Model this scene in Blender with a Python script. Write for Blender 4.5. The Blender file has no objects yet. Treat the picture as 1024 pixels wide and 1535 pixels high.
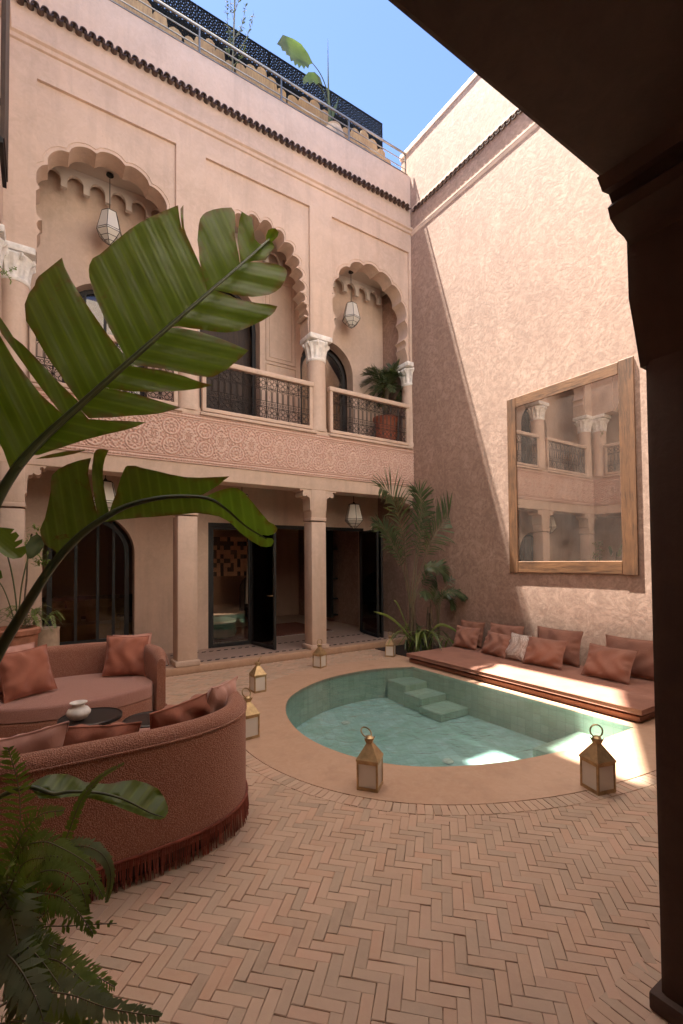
import bpy, bmesh, math, random
import numpy as np
from mathutils import Vector, Matrix, noise
from mathutils.geometry import delaunay_2d_cdt, tessellate_polygon
random.seed(7)
SC = bpy.context.scene
COL = SC.collection
R = math.radians
PI = math.pi

# ------------------------------------------------------------------ camera
YAW, PITCH, ROLL = R(33.18717883), R(1.4999783), R(-0.46217857)
FPX, PCX, PCY = 699.16, 512.0, 822.69          # in photograph pixels (1024 x 1535)
CAM = Vector((-6.65, -7.36, 1.70))
_fw = Vector((math.sin(YAW)*math.cos(PITCH), math.cos(YAW)*math.cos(PITCH), math.sin(PITCH)))
_r = Vector((math.cos(YAW), -math.sin(YAW), 0))
_u = _r.cross(_fw)
CR = _r*math.cos(ROLL) + _u*math.sin(ROLL)
CU = -_r*math.sin(ROLL) + _u*math.cos(ROLL)
cam_d = bpy.data.cameras.new('camera')
cam = bpy.data.objects.new('camera', cam_d)
COL.objects.link(cam)
cam.matrix_world = Matrix(((CR.x, CU.x, -_fw.x, CAM.x), (CR.y, CU.y, -_fw.y, CAM.y), (CR.z, CU.z, -_fw.z, CAM.z), (0, 0, 0, 1)))
cam_d.sensor_fit = 'VERTICAL'
cam_d.sensor_height = 36.0
cam_d.lens = 36.0*FPX/1535.0
cam_d.shift_y = (PCY-767.5)/1535.0
cam_d.clip_end = 500
cam_d.clip_start = 0.02
SC.camera = cam
SC.render.resolution_x, SC.render.resolution_y = 683, 1024

# ------------------------------------------------------------------ world and sun
SUN_TRAVEL = Vector((0.25, -0.66, -2.34)).normalized()
to_sun = -SUN_TRAVEL
w = bpy.data.worlds.new('World'); SC.world = w; w.use_nodes = True
nt = w.node_tree; nt.nodes.clear()
out = nt.nodes.new('ShaderNodeOutputWorld'); bg = nt.nodes.new('ShaderNodeBackground'); sky = nt.nodes.new('ShaderNodeTexSky')
sky.sky_type = 'NISHITA'; sky.sun_disc = False
sky.sun_elevation = math.asin(to_sun.z)
sky.sun_rotation = math.atan2(to_sun.x, to_sun.y)
sky.altitude = 3000; sky.air_density = 0.48; sky.dust_density = 0.6; sky.ozone_density = 1.6
bg.inputs['Strength'].default_value = 0.05
nt.links.new(sky.outputs[0], bg.inputs[0]); nt.links.new(bg.outputs[0], out.inputs[0])
sun_d = bpy.data.lights.new('sun', 'SUN'); sun = bpy.data.objects.new('sun', sun_d); COL.objects.link(sun)
sun_d.energy = 2.9; sun_d.angle = R(0.53); sun_d.color = (1.0, 0.93, 0.81)
sun.rotation_euler = SUN_TRAVEL.to_track_quat('-Z', 'Y').to_euler()
sun.location = (-6, 4, 16)
SC.view_settings.view_transform = 'Standard'; SC.view_settings.look = 'None'
SC.view_settings.exposure = 4.0; SC.view_settings.gamma = 1.0
SC.view_settings.use_curve_mapping = False
SC.cycles.max_bounces = 10; SC.cycles.diffuse_bounces = 6; SC.cycles.transparent_max_bounces = 16
SC.cycles.sample_clamp_indirect = 6

# ------------------------------------------------------------------ helpers
def ray(px, py):
    return _fw + CR*((px-PCX)/FPX) - CU*((py-PCY)/FPX)
def at(px, py, dist):                # a point at a given distance in front of the camera
    return CAM + ray(px, py)*dist
def on(px, py, axis, val):
    d = ray(px, py); t = (val-CAM[axis])/d[axis]; return CAM + d*t

class MB:
    def __init__(s): s.v = []; s.f = []; s.uv = {}
    def add(s, vs, fs, M=None):
        n = len(s.v)
        for p in vs:
            p = Vector(p)
            s.v.append(tuple(M @ p) if M is not None else tuple(p))
        s.f += [tuple(i+n for i in f) for f in fs]
        return s
    def box(s, a, b, M=None, bev=0.0):
        x0, x1 = sorted((a[0], b[0])); y0, y1 = sorted((a[1], b[1])); z0, z1 = sorted((a[2], b[2]))
        if bev <= 0:
            s.add([(x0,y0,z0),(x1,y0,z0),(x1,y1,z0),(x0,y1,z0),(x0,y0,z1),(x1,y0,z1),(x1,y1,z1),(x0,y1,z1)],
                  [(0,3,2,1),(4,5,6,7),(0,1,5,4),(1,2,6,5),(2,3,7,6),(3,0,4,7)], M)
        else:
            bm = bmesh.new(); r = bmesh.ops.create_cube(bm, size=1.0)
            for v in bm.verts: v.co = Vector(((x0+x1)/2+v.co.x*(x1-x0), (y0+y1)/2+v.co.y*(y1-y0), (z0+z1)/2+v.co.z*(z1-z0)))
            bmesh.ops.bevel(bm, geom=bm.edges[:], offset=bev, segments=2, affect='EDGES', profile=0.5)
            bm.verts.index_update()
            s.add([v.co.copy() for v in bm.verts], [[v.index for v in f.verts] for f in bm.faces], M); bm.free()
        return s
    def tube(s, pts, r, n=6, M=None, cap=True, closed=False):
        pts = [Vector(p) for p in pts]; m = len(pts)
        rr = r if isinstance(r, (list, tuple)) else [r]*m
        vs = []; fs = []
        prev = None
        for i, p in enumerate(pts):
            if closed: t = pts[(i+1) % m]-pts[i-1]
            else: t = pts[min(i+1, m-1)]-pts[max(i-1, 0)]
            t.normalize()
            if prev is None:
                a = Vector((0,0,1)) if abs(t.z) < .9 else Vector((1,0,0))
                nn = t.cross(a).normalized()
            else: nn = (prev - t*prev.dot(t)).normalized()
            prev = nn; bb = t.cross(nn)
            for k in range(n):
                a = 2*PI*k/n
                vs.append(p + (nn*math.cos(a)+bb*math.sin(a))*rr[i])
        for i in range(m if closed else m-1):
            j = (i+1) % m
            for k in range(n):
                fs.append((i*n+k, i*n+(k+1) % n, j*n+(k+1) % n, j*n+k))
        if cap and not closed:
            fs.append(tuple(reversed(range(n)))); fs.append(tuple((m-1)*n+k for k in range(n)))
        return s.add(vs, fs, M)
    def lathe(s, prof, n=24, M=None, c=(0,0,0), wob=None):
        vs = []; fs = []
        for i, (r, z) in enumerate(prof):
            for k in range(n):
                a = 2*PI*k/n; q = r*(wob(a, z) if wob else 1)
                vs.append((c[0]+q*math.cos(a), c[1]+q*math.sin(a), c[2]+z))
        for i in range(len(prof)-1):
            for k in range(n):
                fs.append((i*n+k, i*n+(k+1) % n, (i+1)*n+(k+1) % n, (i+1)*n+k))
        if prof[0][0] > 1e-5: fs.append(tuple(reversed(range(n))))
        if prof[-1][0] > 1e-5: fs.append(tuple((len(prof)-1)*n+k for k in range(n)))
        return s.add(vs, fs, M)
    def prism(s, poly, y0, y1, M=None, holes=(), tri=True):
        # poly in (x,z); extruded along y
        loops = [list(poly)]+[list(h) for h in holes]
        flat = [p for l in loops for p in l]
        tris = tessellate_polygon([[Vector((p[0], p[1], 0)) for p in l] for l in loops])
        n = len(flat)
        vs = [(p[0], y0, p[1]) for p in flat]+[(p[0], y1, p[1]) for p in flat]
        fs = [tuple(t) for t in tris]+[tuple(n+i for i in reversed(t)) for t in tris]
        o = 0
        for l in loops:
            m = len(l)
            for i in range(m):
                a = o+i; b = o+(i+1) % m
                fs.append((a, b, n+b, n+a))
            o += m
        return s.add(vs, fs, M)
    def build(s, name, mat, parent=None, smooth=None, world=False, kind=None, label=None):
        me = bpy.data.meshes.new(name)
        v = s.v
        if world and parent is not None:
            L = OR[parent.name]
            v = [(p[0]-L[0], p[1]-L[1], p[2]-L[2]) for p in v]
        me.from_pydata(v, [], s.f)
        me.validate()
        bm = bmesh.new(); bm.from_mesh(me); bmesh.ops.recalc_face_normals(bm, faces=bm.faces[:]); bm.to_mesh(me); bm.free()
        if mat is not None: me.materials.append(mat)
        o = bpy.data.objects.new(name, me); COL.objects.link(o)
        if parent is not None: o.parent = parent
        OR[o.name] = OR.get(parent.name, (0,0,0)) if parent is not None else (0,0,0)
        if smooth: shade(me, smooth)
        if kind: o['kind'] = kind
        if label: o['label'] = label
        return o
OR = {}
def shade(me, ang=40):
    me.polygons.foreach_set('use_smooth', [True]*len(me.polygons))
    if ang < 180: me.set_sharp_from_angle(angle=R(ang))
def thing(name, label, cat, loc=(0,0,0), rz=0.0, group=None):
    o = bpy.data.objects.new(name, None); COL.objects.link(o)
    o.location = loc; o.rotation_euler = (0, 0, rz); o.empty_display_size = .1
    o['label'] = label; o['category'] = cat
    if group: o['group'] = group
    OR[o.name] = tuple(loc)
    return o
def tag(o, label, cat, group=None):
    o['label'] = label; o['category'] = cat
    if group: o['group'] = group
    return o
KIDS = {}
def kids(o): return [c for c in bpy.data.objects if c.parent == o]
def copy_tree(o, loc=None, rz=None, label=None, group=None):
    def rec(a, par):
        c = a.copy(); COL.objects.link(c)
        if par is not None: c.parent = par
        for k in kids(a): rec(k, c)
        return c
    ks = rec(o, None)
    if loc is not None: ks.location = loc
    if rz is not None: ks.rotation_euler = (0, 0, rz)
    if label: ks['label'] = label
    if group: ks['group'] = group
    return ks
def share(o, loc, rot=None, parent=None, scale=None):
    c = bpy.data.objects.new(o.name.split('.')[0], o.data); COL.objects.link(c)
    c.location = loc
    if rot is not None: c.rotation_euler = rot
    if scale is not None: c.scale = scale
    if parent is not None: c.parent = parent
    return c

# ------------------------------------------------------------------ materials
def nodes(name):
    m = bpy.data.materials.new(name); m.use_nodes = True; nt = m.node_tree
    return m, nt, nt.nodes['Principled BSDF']
def N(nt, t, **kw):
    n = nt.nodes.new(t)
    for k, v in kw.items():
        if k in n.inputs: n.inputs[k].default_value = v
        else: setattr(n, k, v)
    return n
def ramp(nt, src, stops):
    r = nt.nodes.new('ShaderNodeValToRGB'); e = r.color_ramp.elements
    while len(e) < len(stops): e.new(.5)
    for i, (p, c) in enumerate(stops):
        e[i].position = p; e[i].color = (c[0], c[1], c[2], 1) if hasattr(c, '__len__') else (c, c, c, 1)
    nt.links.new(src, r.inputs[0]); return r.outputs[0]
def coords(nt, obj=False):
    if obj: return nt.nodes.new('ShaderNodeTexCoord').outputs['Object']
    return nt.nodes.new('ShaderNodeNewGeometry').outputs['Position']
def mixc(nt, fac, a, b, mode='MIX'):
    m = nt.nodes.new('ShaderNodeMix'); m.data_type = 'RGBA'; m.blend_type = mode
    for s, v in ((m.inputs[0], fac), (m.inputs[6], a), (m.inputs[7], b)):
        if hasattr(v, 'is_linked') or hasattr(v, 'links'): nt.links.new(v, s)
        elif hasattr(v, '__len__'): s.default_value = (v[0], v[1], v[2], 1)
        else: s.default_value = v
    return m.outputs[2]
def math_(nt, op, a, b=0.0):
    m = nt.nodes.new('ShaderNodeMath'); m.operation = op
    for s, v in ((m.inputs[0], a), (m.inputs[1], b)):
        if hasattr(v, 'links'): nt.links.new(v, s)
        else: s.default_value = v
    return m.outputs[0]
def bump(nt, b, h, strength, dist, prev=None):
    n = nt.nodes.new('ShaderNodeBump'); n.inputs['Strength'].default_value = strength; n.inputs['Distance'].default_value = dist
    nt.links.new(h, n.inputs['Height'])
    if prev is not None: nt.links.new(prev, n.inputs['Normal'])
    if b is not None: nt.links.new(n.outputs[0], b.inputs['Normal'])
    return n.outputs[0]
def plaster(name, c1, c2, c3, rough=.75, bs=.35, bd=.012, sc=1.0, fine=.15, trowel=0.0):
    m, nt, b = nodes(name); P = coords(nt)
    n1 = N(nt, 'ShaderNodeTexNoise', Scale=1.1*sc, Detail=6.0, Roughness=.62, Distortion=.6); nt.links.new(P, n1.inputs['Vector'])
    n2 = N(nt, 'ShaderNodeTexNoise', Scale=7.5*sc, Detail=5.0, Roughness=.6, Distortion=1.6); nt.links.new(P, n2.inputs['Vector'])
    n3 = N(nt, 'ShaderNodeTexNoise', Scale=60.0*sc, Detail=3.0); nt.links.new(P, n3.inputs['Vector'])
    base = ramp(nt, n1.outputs[0], [(.32, c1), (.68, c2)])
    f2 = ramp(nt, n2.outputs[0], [(.42, 0.0), (.75, 1.0)])
    col = mixc(nt, math_(nt, 'MULTIPLY', f2, .55), base, c3)
    mp = nt.nodes.new('ShaderNodeMapping'); mp.inputs['Scale'].default_value = (5.0, 5.0, .55); nt.links.new(P, mp.inputs[0])
    ns = N(nt, 'ShaderNodeTexNoise', Scale=1.0, Detail=5.0, Roughness=.6); nt.links.new(mp.outputs[0], ns.inputs['Vector'])
    col = mixc(nt, ramp(nt, ns.outputs[0], [(.50, 0.0), (.72, .45)]), col, sc3(c1, .80))
    nc = N(nt, 'ShaderNodeTexNoise', Scale=26.0, Detail=4.0, Distortion=1.2); nt.links.new(P, nc.inputs['Vector'])
    col = mixc(nt, ramp(nt, nc.outputs[0], [(.58, 0.0), (.72, .25)]), col, sc3(c1, .82))
    nt.links.new(col, b.inputs['Base Color']); b.inputs['Roughness'].default_value = rough
    r = N(nt, 'ShaderNodeTexNoise', Scale=9.0*sc, Detail=4.0, Distortion=2.4, Roughness=.5); nt.links.new(P, r.inputs['Vector'])
    h = math_(nt, 'ADD', r.outputs[0], math_(nt, 'MULTIPLY', n3.outputs[0], fine))
    pv_ = None
    if trowel:
        q = N(nt, 'ShaderNodeTexNoise', Scale=4.2, Detail=5.0, Distortion=3.2, Roughness=.55); nt.links.new(P, q.inputs['Vector'])
        q2 = N(nt, 'ShaderNodeTexNoise', Scale=11.0, Detail=4.0, Distortion=2.0, Roughness=.6); nt.links.new(P, q2.inputs['Vector'])
        k = ramp(nt, q.outputs[0], [(.44, 0.0), (.54, 1.0)]); k2 = ramp(nt, q2.outputs[0], [(.40, 0.0), (.60, 1.0)])
        q3 = N(nt, 'ShaderNodeTexNoise', Scale=.55, Detail=3.0); nt.links.new(P, q3.inputs['Vector'])
        patch = ramp(nt, q3.outputs[0], [(.38, .15), (.62, 1.0)])
        hh = math_(nt, 'MULTIPLY', patch, math_(nt, 'ADD', k, math_(nt, 'MULTIPLY', k2, .5)))
        pv_ = bump(nt, None, hh, trowel, .010)
        col2 = mixc(nt, math_(nt, 'MULTIPLY', math_(nt, 'ADD', math_(nt, 'MULTIPLY', k, .5), math_(nt, 'MULTIPLY', k2, .5)), .8), col, sc3(c1, .74))
        nt.links.new(col2, b.inputs['Base Color'])
    bump(nt, b, h, bs, bd, pv_)
    return m
def flat(name, col, rough=.6, metal=0.0, bs=0.0, scale=40.0, var=.25, spec=None, sheen=0.0):
    m, nt, b = nodes(name); P = coords(nt, True)
    n = N(nt, 'ShaderNodeTexNoise', Scale=scale*.25, Detail=5.0, Roughness=.6); nt.links.new(P, n.inputs['Vector'])
    dk = [c*(1-var) for c in col]; lt = [min(1, c*(1+var)) for c in col]
    nt.links.new(ramp(nt, n.outputs[0], [(.3, dk), (.7, lt)]), b.inputs['Base Color'])
    b.inputs['Roughness'].default_value = rough; b.inputs['Metallic'].default_value = metal
    if sheen: b.inputs['Sheen Weight'].default_value = sheen
    if bs:
        n2 = N(nt, 'ShaderNodeTexNoise', Scale=scale, Detail=3.0); nt.links.new(P, n2.inputs['Vector'])
        bump(nt, b, n2.outputs[0], bs, .004)
    return m
def glassy(name, tint, gloss_rough=.0, fres=1.5, base=None, basef=0.0):
    m = bpy.data.materials.new(name); m.use_nodes = True; nt = m.node_tree; nt.nodes.clear()
    o = nt.nodes.new('ShaderNodeOutputMaterial'); t = nt.nodes.new('ShaderNodeBsdfTransparent'); t.inputs[0].default_value = (*tint, 1)
    g = nt.nodes.new('ShaderNodeBsdfGlossy'); g.inputs['Roughness'].default_value = gloss_rough; g.inputs[0].default_value = (1, 1, 1, 1)
    f = nt.nodes.new('ShaderNodeFresnel'); f.inputs[0].default_value = fres
    mx = nt.nodes.new('ShaderNodeMixShader')
    nt.links.new(f.outputs[0], mx.inputs[0]); nt.links.new(t.outputs[0], mx.inputs[1]); nt.links.new(g.outputs[0], mx.inputs[2])
    last = mx.outputs[0]
    if base:
        d = nt.nodes.new('ShaderNodeBsdfDiffuse'); d.inputs[0].default_value = (*base, 1)
        m2 = nt.nodes.new('ShaderNodeMixShader'); m2.inputs[0].default_value = basef
        nt.links.new(last, m2.inputs[1]); nt.links.new(d.outputs[0], m2.inputs[2]); last = m2.outputs[0]
    nt.links.new(last, o.inputs[0])
    return m, nt, g, f
M = {}
PK = (0.64, 0.475, 0.37)
def sc3(c, k): return tuple(x*k for x in c)
M['plaster'] = plaster('pink_plaster', sc3(PK, .84), sc3(PK, 1.06), (0.70, 0.54, 0.45), bs=.22, bd=.008)
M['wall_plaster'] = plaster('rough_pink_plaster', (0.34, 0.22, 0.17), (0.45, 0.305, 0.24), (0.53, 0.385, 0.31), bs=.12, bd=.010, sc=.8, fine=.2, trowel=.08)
M['frieze0'] = plaster('carved_plaster', (0.64, 0.41, 0.325), (0.67, 0.44, 0.355), (0.70, 0.48, 0.39), bs=.1, bd=.003)
M['white_plaster'] = flat('white_plaster', (0.78, 0.74, 0.69), .7, bs=.1)
M['ceiling'] = flat('white_ceiling', (0.60, 0.52, 0.46), .8, scale=8, var=.06)
M['dark_plaster'] = plaster('dark_brown_plaster', (0.060, 0.034, 0.024), (0.085, 0.048, 0.034), (0.10, 0.06, 0.042), bs=.3, bd=.008)  # deep shade of the near arcade put into the plaster colour
M['apron'] = plaster('tadelakt_apron', (0.50, 0.31, 0.20), (0.57, 0.37, 0.25), (0.60, 0.42, 0.30), rough=.5, bs=.10, bd=.004, sc=1.4)
M['iron'] = flat('wrought_iron', (0.055, 0.045, 0.04), .5, .7)
M['black'] = flat('black_steel', (0.012, 0.011, 0.011), .6, .0, scale=10)
M['steel'] = flat('grey_steel', (0.28, 0.26, 0.24), .4, .9, scale=10)
M['brass'] = flat('aged_brass', (0.46, 0.32, 0.17), .45, .7, bs=.15, scale=60, var=.35)
M['tile'] = flat('glazed_brown_tile', (0.075, 0.042, 0.030), .3, bs=.2, scale=30, var=.5)
M['terracotta'] = flat('terracotta', (0.40, 0.17, 0.10), .8, bs=.25, scale=50, var=.3)
M['rust_pot'] = flat('red_terracotta', (0.42, 0.12, 0.06), .7, bs=.2, scale=50, var=.3)
M['pale_pot'] = flat('pale_ribbed_pot', (0.48, 0.36, 0.26), .8, bs=.2, scale=50, var=.2)
M['soil'] = flat('soil', (0.035, 0.022, 0.016), 1.0, bs=.8, scale=80, var=.5)
M['wood_trunk'] = flat('fibrous_trunk', (0.12, 0.085, 0.055), .9, bs=.7, scale=50, var=.5)
M['bamboo'] = None
def fabric(name, c, rough=.9, scale=300.0, bs=.3, sheen=.25, var=.12, dist=.002):
    m, nt, b = nodes(name); P = coords(nt, True)
    n = N(nt, 'ShaderNodeTexNoise', Scale=5.0, Detail=4.0); nt.links.new(P, n.inputs['Vector'])
    col = ramp(nt, n.outputs[0], [(.3, sc3(c, 1-var)), (.7, sc3(c, 1+var))])
    nt.links.new(col, b.inputs['Base Color']); b.inputs['Roughness'].default_value = rough; b.inputs['Sheen Weight'].default_value = sheen
    v = N(nt, 'ShaderNodeTexNoise', Scale=scale, Detail=2.0); nt.links.new(P, v.inputs['Vector'])
    w1 = N(nt, 'ShaderNodeTexNoise', Scale=9.0, Detail=3.0, Distortion=1.0); nt.links.new(P, w1.inputs['Vector'])
    pn = bump(nt, None, w1.outputs[0], .35, .015)
    bump(nt, b, v.outputs[0], bs, dist, pn)
    return m
def boucle(name, c1, c2):
    m, nt, b = nodes(name); P = coords(nt, True)
    v = N(nt, 'ShaderNodeTexVoronoi', Scale=150.0); nt.links.new(P, v.inputs['Vector'])
    n = N(nt, 'ShaderNodeTexNoise', Scale=90.0, Detail=3.0); nt.links.new(P, n.inputs['Vector'])
    f = math_(nt, 'MULTIPLY', v.outputs['Distance'], 1.6)
    col = ramp(nt, f, [(.1, c2), (.7, c1)])
    col = mixc(nt, math_(nt, 'MULTIPLY', n.outputs[0], .4), col, sc3(c1, .8))
    nt.links.new(col, b.inputs['Base Color']); b.inputs['Roughness'].default_value = 1.0; b.inputs['Sheen Weight'].default_value = .5
    b.inputs['Sheen Tint'].default_value = (.9, .6, .5, 1)
    h = math_(nt, 'SUBTRACT', 1.0, f)
    bump(nt, b, h, .9, .0035)
    return m
M['boucle'] = boucle('rust_boucle', (0.31, 0.125, 0.078), (0.70, 0.41, 0.30))
M['seat_fab'] = boucle('rose_boucle', (0.42, 0.21, 0.17), (0.54, 0.31, 0.26))  # pinker than the backrest: lit look of the seat put into its colour
M['rust'] = fabric('rust_linen', (0.36, 0.125, 0.075), bs=.6)
M['pink'] = fabric('rose_linen', (0.52, 0.27, 0.21))
M['bench'] = fabric('terracotta_linen', (0.31, 0.145, 0.10), scale=420, bs=.15, sheen=.05)
M['bench_dark'] = fabric('deep_terracotta_linen', (0.25, 0.11, 0.07), scale=420, bs=.15, sheen=.05)
M['fringe'] = flat('burgundy_fringe', (0.27, 0.075, 0.05), .9, scale=60, var=.4)
M['dark_top'] = flat('dark_table_top', (0.03, 0.022, 0.02), .35, scale=10)
def weave():
    m, nt, b = nodes('white_woven'); P = coords(nt, True)
    v = N(nt, 'ShaderNodeTexVoronoi', Scale=55.0, Randomness=.25); nt.links.new(P, v.inputs['Vector'])
    nt.links.new(ramp(nt, v.outputs['Distance'], [(.1, (0.80, 0.74, 0.68)), (.6, (0.45, 0.36, 0.31))]), b.inputs['Base Color'])
    b.inputs['Roughness'].default_value = .9
    bump(nt, b, math_(nt, 'SUBTRACT', 1.0, v.outputs['Distance']), .8, .008)
    return m
M['weave'] = weave()
def wood(name, c1, c2, axis=2, scale=1.0):
    m, nt, b = nodes(name); P = coords(nt)
    mp = nt.nodes.new('ShaderNodeMapping'); s = [9.0, 9.0, 9.0]; s[axis] = .9
    mp.inputs['Scale'].default_value = [x*scale for x in s]; nt.links.new(P, mp.inputs[0])
    n = N(nt, 'ShaderNodeTexNoise', Scale=2.2, Detail=8.0, Roughness=.65, Distortion=.8); nt.links.new(mp.outputs[0], n.inputs['Vector'])
    n2 = N(nt, 'ShaderNodeTexNoise', Scale=11.0, Detail=4.0, Roughness=.7); nt.links.new(mp.outputs[0], n2.inputs['Vector'])
    k = N(nt, 'ShaderNodeTexNoise', Scale=2.3, Detail=3.0); nt.links.new(P, k.inputs['Vector'])
    f = math_(nt, 'ADD', math_(nt, 'MULTIPLY', n.outputs[0], .65), math_(nt, 'MULTIPLY', n2.outputs[0], .35))
    col = ramp(nt, f, [(.36, c1), (.52, sc3(c2, .8)), (.62, c2)])
    col = mixc(nt, ramp(nt, k.outputs[0], [(.5, 0.0), (.7, .6)]), col, sc3(c1, 1.2))
    nt.links.new(col, b.inputs['Base Color']); b.inputs['Roughness'].default_value = .6
    bump(nt, b, f, .5, .006)
    return m
M['wood_v'] = wood('weathered_wood_upright', (0.04, 0.016, 0.006), (0.17, 0.075, 0.030), 2)
M['wood_h'] = wood('weathered_wood_crosswise', (0.045, 0.018, 0.007), (0.20, 0.092, 0.038), 1)
M['dark_wood'] = wood('dark_wood', (0.02, 0.012, 0.008), (0.07, 0.04, 0.025), 2)
M['bamboo'] = wood('bamboo_mat', (0.20, 0.105, 0.04), (0.40, 0.235, 0.095), 2, 2.0)
def leafmat(name, c1, c2, vein=None, trans=.35, rough=.38, stripes=True, brown=0.0, edge=False):
    m, nt, b = nodes(name); P = coords(nt, True)
    n = N(nt, 'ShaderNodeTexNoise', Scale=6.0, Detail=4.0); nt.links.new(P, n.inputs['Vector'])
    col = ramp(nt, n.outputs[0], [(.3, c1), (.7, c2)])
    if stripes:
        uv = nt.nodes.new('ShaderNodeUVMap').outputs[0]
        sp = nt.nodes.new('ShaderNodeSeparateXYZ'); nt.links.new(uv, sp.inputs[0])
        w1 = math_(nt, 'SINE', math_(nt, 'MULTIPLY', sp.outputs[0], 2*PI*34.0)); w2 = math_(nt, 'SINE', math_(nt, 'MULTIPLY', sp.outputs[0], 2*PI*9.0))
        h = math_(nt, 'ADD', math_(nt, 'MULTIPLY', w1, .25), w2)
        thin = math_(nt, 'POWER', math_(nt, 'ABSOLUTE', w2), 14.0)
        col = mixc(nt, math_(nt, 'MULTIPLY', thin, .38), col, vein or sc3(c2, 1.6))
        bump(nt, b, h, .3, .0025)
    if edge:
        ea = nt.nodes.new('ShaderNodeAttribute'); ea.attribute_name = 'edge'
        ne = N(nt, 'ShaderNodeTexNoise', Scale=22.0, Detail=4.0); nt.links.new(P, ne.inputs['Vector'])
        fe = math_(nt, 'MULTIPLY', ea.outputs['Fac'], ramp(nt, ne.outputs[0], [(.42, .15), (.58, 1.0)]))
        col = mixc(nt, fe, col, (0.17, 0.085, 0.03))
    if brown:
        k = N(nt, 'ShaderNodeTexNoise', Scale=9.0, Detail=5.0, Roughness=.7, Distortion=1.5); nt.links.new(P, k.inputs['Vector'])
        col = mixc(nt, ramp(nt, k.outputs[0], [(.63, 0.0), (.70, brown)]), col, (0.16, 0.06, 0.02))
    nt.links.new(col, b.inputs['Base Color']); b.inputs['Roughness'].default_value = rough
    b.inputs['Specular IOR Level'].default_value = .5
    if trans:
        o = [x for x in nt.nodes if x.type == 'OUTPUT_MATERIAL'][0]
        t = nt.nodes.new('ShaderNodeBsdfTranslucent'); mx = nt.nodes.new('ShaderNodeMixShader'); mx.inputs[0].default_value = trans
        nt.links.new(mixc(nt, 1.0, col, (1.0, 1.5, .35), 'MULTIPLY'), t.inputs[0])
        nt.links.new(b.outputs[0], mx.inputs[1]); nt.links.new(t.outputs[0], mx.inputs[2]); nt.links.new(mx.outputs[0], o.inputs[0])
    return m
M['banana'] = leafmat('banana_leaf', (0.105, 0.135, 0.018), (0.135, 0.175, 0.030), trans=.45, edge=True, brown=.3)
M['banana2'] = leafmat('worn_banana_leaf', (0.115, 0.15, 0.028), (0.16, 0.20, 0.045), trans=.40, brown=.9, edge=True)
M['rib'] = leafmat('leaf_rib', (0.085, 0.10, 0.04), (0.11, 0.125, 0.05), stripes=False, trans=0, rough=.4)
M['stemdark'] = leafmat('leaf_stalk', (0.030, 0.042, 0.014), (0.05, 0.062, 0.02), stripes=False, trans=0, rough=.4)
M['palm'] = leafmat('palm_leaflet', (0.050, 0.070, 0.028), (0.095, 0.12, 0.05), stripes=False, trans=.25)
M['fern'] = leafmat('fern_leaflet', (0.15, 0.20, 0.045), (0.24, 0.29, 0.09), stripes=False, trans=.3)
M['fern2'] = leafmat('grey_fern_leaflet', (0.19, 0.22, 0.12), (0.27, 0.30, 0.18), stripes=False, trans=.25)
M['bright_leaf'] = leafmat('sunlit_leaf', (0.07, 0.085, 0.025), (0.12, 0.13, 0.045), stripes=False, trans=.3)  # yellow-green foliage of the roof plants
M['palmrib'] = flat('palm_rachis', (0.15, 0.13, 0.07), .6, scale=10)
M['rug'] = flat('red_rug', (0.16, 0.05, 0.03), 1, bs=.6, scale=120, var=.4)
M['frost'] = None
def frost():
    m, nt, b = nodes('frosted_glass'); b.inputs['Base Color'].default_value = (0.82, 0.78, 0.71, 1); b.inputs['Roughness'].default_value = .22
    o = [x for x in nt.nodes if x.type == 'OUTPUT_MATERIAL'][0]
    P = coords(nt, True); wv = N(nt, 'ShaderNodeTexWave', Scale=60.0, Distortion=1.0); wv.wave_type='BANDS'; wv.bands_direction = 'X'; nt.links.new(P, wv.inputs['Vector'])
    bump(nt, b, wv.outputs['Fac'], .25, .002)
    t = nt.nodes.new('ShaderNodeBsdfTranslucent'); t.inputs[0].default_value = (.8, .77, .72, 1)
    mx = nt.nodes.new('ShaderNodeMixShader'); mx.inputs[0].default_value = .15
    nt.links.new(b.outputs[0], mx.inputs[1]); nt.links.new(t.outputs[0], mx.inputs[2]); nt.links.new(mx.outputs[0], o.inputs[0])
    return m
M['frost'] = frost()
M['glass'], *_ = glassy('door_glass', (0.80, 0.76, 0.70), 0, 1.6)
# mirror: aged reflective glass
mm, nt_, b_ = nodes('aged_mirror'); b_.inputs['Metallic'].default_value = 1.0; b_.inputs['Roughness'].default_value = .02
P_ = coords(nt_); n_ = N(nt_, 'ShaderNodeTexNoise', Scale=4.0, Detail=6.0, Roughness=.7); nt_.links.new(P_, n_.inputs['Vector'])
nt_.links.new(ramp(nt_, n_.outputs[0], [(.3, (0.62, 0.55, 0.49)), (.7, (0.70, 0.63, 0.56))]), b_.inputs['Base Color'])
nt_.links.new(ramp(nt_, n_.outputs[0], [(.55, 0.01), (.8, .10)]), b_.inputs['Roughness'])
dh_ = nt_.nodes.new('ShaderNodeBsdfDiffuse'); dh_.inputs[0].default_value = (.46, .38, .34, 1)
mh_ = nt_.nodes.new('ShaderNodeMixShader'); oh_ = [x for x in nt_.nodes if x.type == 'OUTPUT_MATERIAL'][0]
nt_.links.new(ramp(nt_, n_.outputs[0], [(.3, .05), (.75, .16)]), mh_.inputs[0])
nt_.links.new(b_.outputs[0], mh_.inputs[1]); nt_.links.new(dh_.outputs[0], mh_.inputs[2]); nt_.links.new(mh_.outputs[0], oh_.inputs[0])
M['mirror'] = mm
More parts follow.
